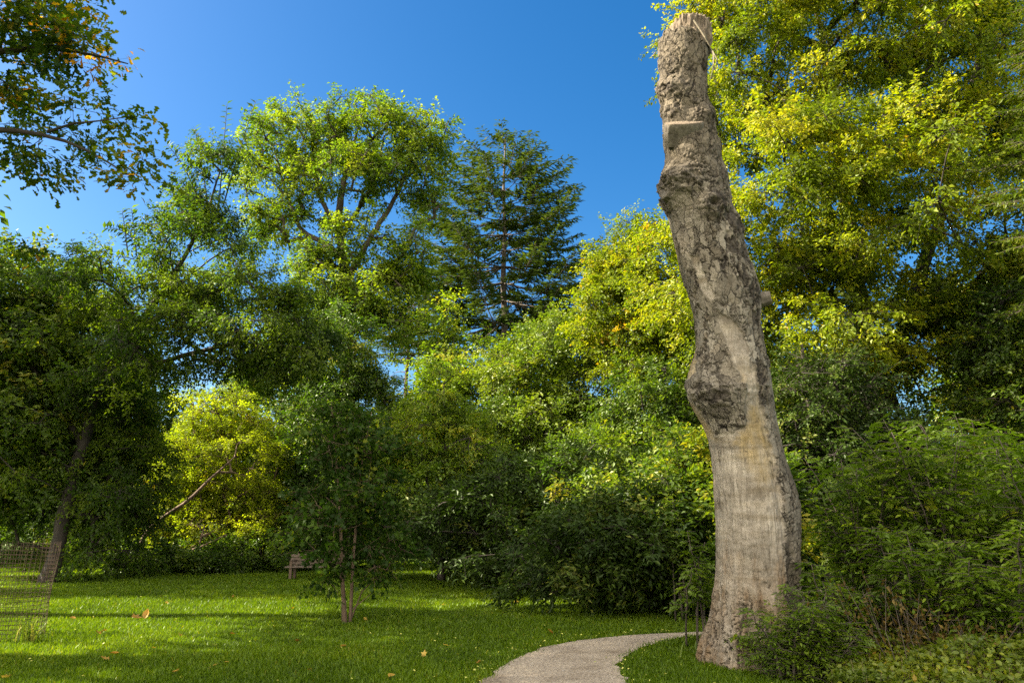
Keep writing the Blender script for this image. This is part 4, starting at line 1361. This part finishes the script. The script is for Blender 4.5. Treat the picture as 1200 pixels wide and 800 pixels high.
# young twin-stem sapling on the lawn
SB = gp(405, 729)
def sst(px0, px1, px2, ytop, rad):
    d = SB[1]
    return [(*pt(px0, 733, d), rad), (*pt(px0 + (px1 - px0) * .4, 660, d), rad * .85), (*pt(px1, 560, d), rad * .5), (*pt(px2, ytop, d), rad * .2)]
tree("sapling", "young dark leaved sapling with two slim stems in the middle of the lawn", "sapling", None,
     [sst(404, 396, 388, 470, .036), sst(410, 420, 436, 480, .030), [(*pt(411, 726, SB[1]), .014), (*pt(425, 690, SB[1]), .010), (*pt(446, 668, SB[1]), .004)], [(*pt(410, 716, SB[1]), .012), (*pt(420, 700, SB[1]), .008), (*pt(436, 694, SB[1]), .004)]],
     [lobe(400, 520, SB[1], 40, 48, .6), lobe(440, 560, SB[1] - .2, 36, 50, .6), lobe(378, 580, SB[1], 38, 45, .6), lobe(410, 615, SB[1] - .1, 60, 46, .8), lobe(440, 640, SB[1], 40, 36, .6), lobe(390, 655, SB[1] - .2, 26, 20, .4, .6), lobe(425, 668, SB[1] - .3, 34, 14, .4, .6)],
     90, .28, 8, 10, .085, M["sap"], M["bark_warm"], seed=23, shape="maple", W=.85, flat=.35, droop=.3, tint0=.5, twig=.003, tip=.0035, inner=.35, sprig_len=.26)
# slim light green tree right of the sapling
tree("slender_tree", "slender light green tree with dark forked stem behind the sapling", "tree", None,
     [tr((515, 690, 21.5, .10), (518, 640, 21.5, .085), (525, 590, 21.5, .07), (522, 520, 21.5, .04), (520, 450, 21.5, .015)), tr((519, 640, 21.5, .06), (510, 600, 21.5, .05), (495, 540, 21.5, .03), (485, 500, 21.5, .012))],
     [lobe(520, 465, 21.5, 32, 34, 1), lobe(490, 510, 21.5, 42, 36, 1.2), lobe(545, 520, 21.5, 42, 45, 1.3), lobe(500, 565, 21.5, 50, 42, 1.4), lobe(555, 585, 21.5, 40, 36, 1.2), lobe(475, 600, 21.5, 36, 36, 1.2)],
     190, .50, 11, 20, .09, M["lime"], M["bark_dark"], seed=24, flat=.35, tint0=.48, droop=.3, inner=.4)
tree("broad_tree", "broad mid green tree below the fir at the edge of the wood", "tree", None, [gtr(640, 29, 9, .24), gtr(598, 30, 8, .2)],
     [lobe(660, 410, 29, 60, 36, 2.4), lobe(620, 440, 29, 50, 46, 2.4), lobe(700, 450, 28.5, 45, 50, 2.4), lobe(590, 510, 28.5, 55, 50, 2.4), lobe(660, 510, 28, 65, 60, 2.6), lobe(710, 540, 27.5, 50, 60, 2.4), lobe(620, 580, 28, 60, 50, 2.4), lobe(690, 600, 27, 60, 40, 2)],
     420, .7, 13, 21, .13, M["mid"], M["bark_dark"], seed=25, tint0=.58, droop=.25, hot=.02)
tree("broad_tree", "bright green tree between the pale trunk tree and the fir", "tree", None, [gtr(540, 32, 9, .2)],
     [lobe(545, 440, 32, 60, 32, 2), lobe(500, 490, 32, 45, 36, 2), lobe(570, 480, 32, 50, 50, 2), lobe(630, 395, 33, 28, 20, 1.2, .7), lobe(520, 370, 33, 38, 20, 1.3, .5), lobe(545, 415, 33, 50, 24, 1.5, .6), lobe(450, 540, 31, 45, 60, 2), lobe(530, 560, 31, 70, 60, 2)],
     260, .75, 11, 18, .16, M["lime"], M["bark_dark"], seed=26, tint0=.55, droop=.25)
# evergreen shrubs along the lawn edge
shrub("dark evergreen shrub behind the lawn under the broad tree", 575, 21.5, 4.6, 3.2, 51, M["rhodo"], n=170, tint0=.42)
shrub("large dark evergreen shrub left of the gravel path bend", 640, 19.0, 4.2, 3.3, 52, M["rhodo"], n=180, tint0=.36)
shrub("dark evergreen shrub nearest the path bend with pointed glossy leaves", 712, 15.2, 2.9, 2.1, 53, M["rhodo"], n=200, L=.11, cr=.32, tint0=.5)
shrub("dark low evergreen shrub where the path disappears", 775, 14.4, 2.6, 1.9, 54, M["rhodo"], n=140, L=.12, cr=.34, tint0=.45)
shrub("tall mid green shrub behind the path bend", 760, 18.5, 4.2, 4.2, 55, M["mid"], n=200, L=.11, W=.6, tint0=.4)
shrub("leafy shrub behind the path between the evergreen and dead trunk", 838, 14.2, 2.2, 3.2, 56, M["green_maple"], n=160, L=.11, W=.6, tint0=.5)
# dark mass right of the trunk
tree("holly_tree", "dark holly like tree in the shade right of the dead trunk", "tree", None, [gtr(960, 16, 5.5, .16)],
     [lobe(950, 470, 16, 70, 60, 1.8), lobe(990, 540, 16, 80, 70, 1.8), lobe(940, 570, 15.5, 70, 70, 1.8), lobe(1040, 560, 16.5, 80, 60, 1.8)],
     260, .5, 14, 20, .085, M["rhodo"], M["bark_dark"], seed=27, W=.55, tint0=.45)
tree("understory_tree", "shaded green tree under the maple at the right edge", "tree", None, [gtr(1190, 17, 6, .16)],
     [lobe(1180, 420, 17, 70, 45, 1.6), lobe(1210, 490, 16.5, 70, 70, 1.8), lobe(1150, 540, 17, 60, 50, 1.6), lobe(1240, 380, 17, 90, 70, 2)],
     200, .55, 13, 20, .10, M["green_maple"], M["bark_dark"], seed=28, tint0=.4, droop=.4)
# drooping conifer boughs at the right edge
fir("cedar_tree", "light green conifer with drooping feathery boughs at the right edge of the view", 1450, 12.5, -120, 2.6, 6.8, 29, M["cedar"], M["bark"], spread=2.9, n_whorl=17, Ln=.11, droopy=.30, per=7, r0=.2, dens=.11, ns=.04, rv=.10, jz=.7, tw=.35, lw=.42)

# undergrowth right of the dead trunk
for k, (px, d, h, sp_, ns, ln, lab) in enumerate([
        (1010, 9.6, 2.4, .9, 11, .30, "tall feathery leaved ash shrub just right of the dead trunk"),
        (1110, 9.0, 2.7, 1.0, 12, .30, "tallest ash shrub in the thicket, second from the dead trunk"),
        (1215, 8.6, 2.7, 1.0, 12, .30, "ash shrub at the right edge of the thicket"),
        (1060, 8.3, 1.5, .8, 8, .26, "lower ash shrub in front of the tall ones"),
        (1170, 7.8, 1.6, .8, 9, .26, "lower ash shrub near the right corner of the verge"),
        (965, 8.7, 1.25, .45, 7, .22, "small ash seedling bush against the foot of the dead trunk"),
        (928, 8.2, .9, .5, 13, .17, "low ash seedling bush in front of the right side of the dead trunk base"),
        (955, 7.9, .70, .6, 12, .17, "lowest sprawling ash seedlings in front of the long grass tufts"),
        (896, 8.3, .38, .25, 7, .13, "tiny ash seedlings at the very front of the dead trunk base"),
        (1160, 10.2, 3.0, 1.1, 12, .32, "ash shrub at the back of the thicket below the blue gap"),
        (1270, 9.8, 3.2, 1.2, 12, .32, "ash shrub at the far back right of the thicket")]):
    x = pt(px, 610, d)[0]
    pinnate_bush("ash_shrub", lab, "shrub", "ash shrubs in the thicket right of the dead trunk", x, d, h, sp_, ns, 60 + k, leaf_len=ln, fronds=42, leaflet=ln * .29, low=.04 if h < 1.4 else None)
dead_stems("dry_weed", "reddish brown withered weed stand among the ash shrubs", "weed", pt(1050, 700, 8.2)[0], 8.2, .95, 60, 71, .7)
dead_stems("dry_weed", "withered brown weed stalks near the right corner of the verge", "weed", pt(1145, 700, 7.5)[0], 7.5, .75, 40, 72, .6)
for k, (px, py, n, h, lab) in enumerate([(940, 765, 70, .62, "long arching grass tuft right of the dead trunk base"), (905, 790, 50, .40, "shorter grass tuft in front of the dead trunk"), (985, 775, 60, .6, "long grass tuft between the dead trunk and ash shrubs"),
                                         (832, 772, 40, .22, "small grass tuft at the left foot of the dead trunk")]):
    p = gp(px, py)
    tuft("grass_tuft", lab, "grass tuft", p[0], p[1], n, h, 80 + k, M["tall_grass"], "tufts of long grass round the dead trunk")
p = gp(32, 752)
tuft("grass_tuft", "grass tuft growing at the foot of the wire tree guard", "grass tuft", p[0], p[1], 60, .3, 90, M["tall_grass"], None, .07)
# thin plants left of the trunk
for k, (px, d, h, lab) in enumerate([(815, 10.3, 1.5, "thin leafy seedling growing just left of the dead trunk"), (800, 12.9, 2.0, "leafy seedling beyond the path end left of the dead trunk")]):
    pinnate_bush("leafy_seedling", lab, "seedling", None, pt(px, 610, d)[0], d, h, .35, 5, 95 + k, leaf_len=.2, fronds=22, leaflet=.075)

# overhanging oak; its trunk stands just outside the view
OD = 9.0
ok = lambda *a: [(*pt(px, py, d), r_) for px, py, d, r_ in a]
tree("oak_tree", "oak with lobed leaves turning orange on boughs hanging in from the upper left", "tree", None,
     [[(-9.2, 9.5, -.1, .42), (-9.1, 9.5, 2, .36), (-9.0, 9.4, 4.5, .30), (-8.9, 9.3, 7.5, .22), (-8.6, 9.2, 10.5, .1)],
      [(-9.05, 9.4, 4.6, .16)] + ok((-60, 150, OD, .06), (0, 151, OD, .035), (45, 155, OD, .03), (80, 163, OD, .022), (115, 182, OD, .015), (150, 205, OD, .008)),
      ok((55, 155, OD, .022), (85, 145, OD, .016), (115, 142, OD, .010), (150, 137, OD, .006)),
      [(-9.0, 9.4, 5.6, .16)] + ok((-70, 70, OD, .07), (0, 60, OD, .04), (50, 55, OD, .03), (100, 60, OD, .02), (150, 75, OD, .008)),
      [(-8.9, 9.3, 7.0, .14)] + ok((-60, -60, OD, .06), (20, -20, OD, .03), (70, 10, OD, .02))],
     [lobe(40, 30, OD, 50, 38, .8, 1.6), lobe(110, 55, OD, 50, 34, .7, 1.5), lobe(20, 85, OD, 40, 22, .6), lobe(75, 85, OD, 40, 14, .5, .8), lobe(90, 120, OD, 55, 16, .5, .7), lobe(165, 118, OD, 26, 16, .4, .9), lobe(130, 150, OD, 32, 16, .4, .9), lobe(155, 185, OD, 24, 26, .4, .9),
      lobe(165, 215, OD, 22, 16, .4, .7), lobe(100, 175, OD, 22, 12, .4, .5), lobe(15, 120, OD, 26, 18, .5, .6), lobe(25, 185, OD, 22, 22, .5, .6), lobe(30, -40, OD, 70, 60, 1.2),
      (np.array([-8.6, 9.2, 8.5]), np.array([2.6, 3.0, 2.6]), .9), (np.array([-10.5, 8.5, 7.5]), np.array([2.8, 3.2, 3.0]), .9), (np.array([-8.5, 7.0, 8.6]), np.array([2.4, 2.6, 2.4]), .8), (np.array([-9.5, 11.5, 8.5]), np.array([2.2, 2.2, 2.4]), .7)],
     300, .34, 8, 9, .13, M["oak"], M["bark_dark"], seed=33, shape="oak", W=.58, flat=.5, droop=.15, tint0=.47, hot=.09, twig=.003, tip=.004, inner=.2, sprig_len=.24, tint_c=.18)

# more park trees left of the view, whose shade falls over the lawn
for k, (x, y, h, rad, n_) in enumerate([(-15.5, 9.4, 21, 3.4, 170), (-14, 4.0, 17, 3.6, 160), (-20, 18.4, 15, 2.7, 90), (-14, 13.6, 14, 1.7, 80)]):
    lo = .80 if k == 3 else .66
    tree("park_tree", ["tallest park tree beyond the left border, nearest the wire guard", "park tree left of the oak beyond view", "open crowned park tree left of the leaning elm beyond view", "slim high crowned park tree left of the sapling beyond view"][k], "tree", "park trees west of the lawn",
         [[(x, y, -.1, .3), (x + .2, y, h * .5, .22), (x, y + .2, h * .95, .05)]],
         [(np.array([x, y, h * lo]), np.array([rad, rad, h * (.17 if k == 3 else .31)]), 1), (np.array([x + .4 * rad, y + .2 * rad, h * (lo - .08)]), np.array([rad * .8, rad * .8, h * .13]), .8), (np.array([x - .3 * rad, y - .3 * rad, h * (lo - .08)]), np.array([rad * .8, rad * .8, h * .13]), .8)],
         n_, .9, 8, 14, .22, M["mid"], M["bark"], seed=100 + k, inner=.3, back=1.0)

# the wood behind everything: each tree still its own, made from two kinds
def copy_thing(src, x, y, s, rz, label, group):
    o = src.copy(); COL.objects.link(o)
    o.location = (x, y, 0); o.scale = (s, s, s * (0.9 + .2 * random.random())); o.rotation_euler = (0, 0, rz)
    o["label"] = label; o["group"] = group
    for c in src.children:
        d = c.copy(); COL.objects.link(d); d.parent = o
    return o


def wood_tree(x, y, h, rad, mat, seed, label):
    return tree("wood_tree", label, "tree", "trees of the wood behind the park",
                [[(x, y, -.1, .28), (x, y, h * .5, .2), (x + .3, y, h * .95, .05)]],
                [(np.array([x, y, h * .62]), np.array([rad, rad, h * .36]), 1), (np.array([x + rad * .5, y - .5, h * .38]), np.array([rad * .8, rad * .8, h * .3]), 1), (np.array([x - rad * .5, y - .3, h * .36]), np.array([rad * .8, rad * .8, h * .3]), 1)],
                200, 1.0, 10, 16, .26, mat, M["bark"], seed=seed, back=.8)


WL = "green tree in the wood behind the park"
wa = wood_tree(-14, 44, 12, 3.6, M["mid"], 201, WL)
wb = wood_tree(-6.5, 47, 9.5, 3.4, M["green_maple"], 202, WL)
for k, (x, y, s) in enumerate([(-21, 41, 1.05), (-27, 46, 1.0), (-2, 42, .72), (3.5, 45, .78), (8.5, 40, .9), (13, 36, .95), (12.5, 31, 1.0), (23, 30, 1.1), (20, 25.5, .8), (21, 22, .95), (-33, 40, 1.0), (-27, 32.5, .85), (-34, 34, .9), (28, 38, 1.2), (6, 36, .62), (11, 30, .75), (-9.5, 52, .9), (2, 56, .95), (-16, 54, 1.1)]):
    copy_thing(wa if k % 2 else wb, x, y, s, k * 1.9, WL, "trees of the wood behind the park")
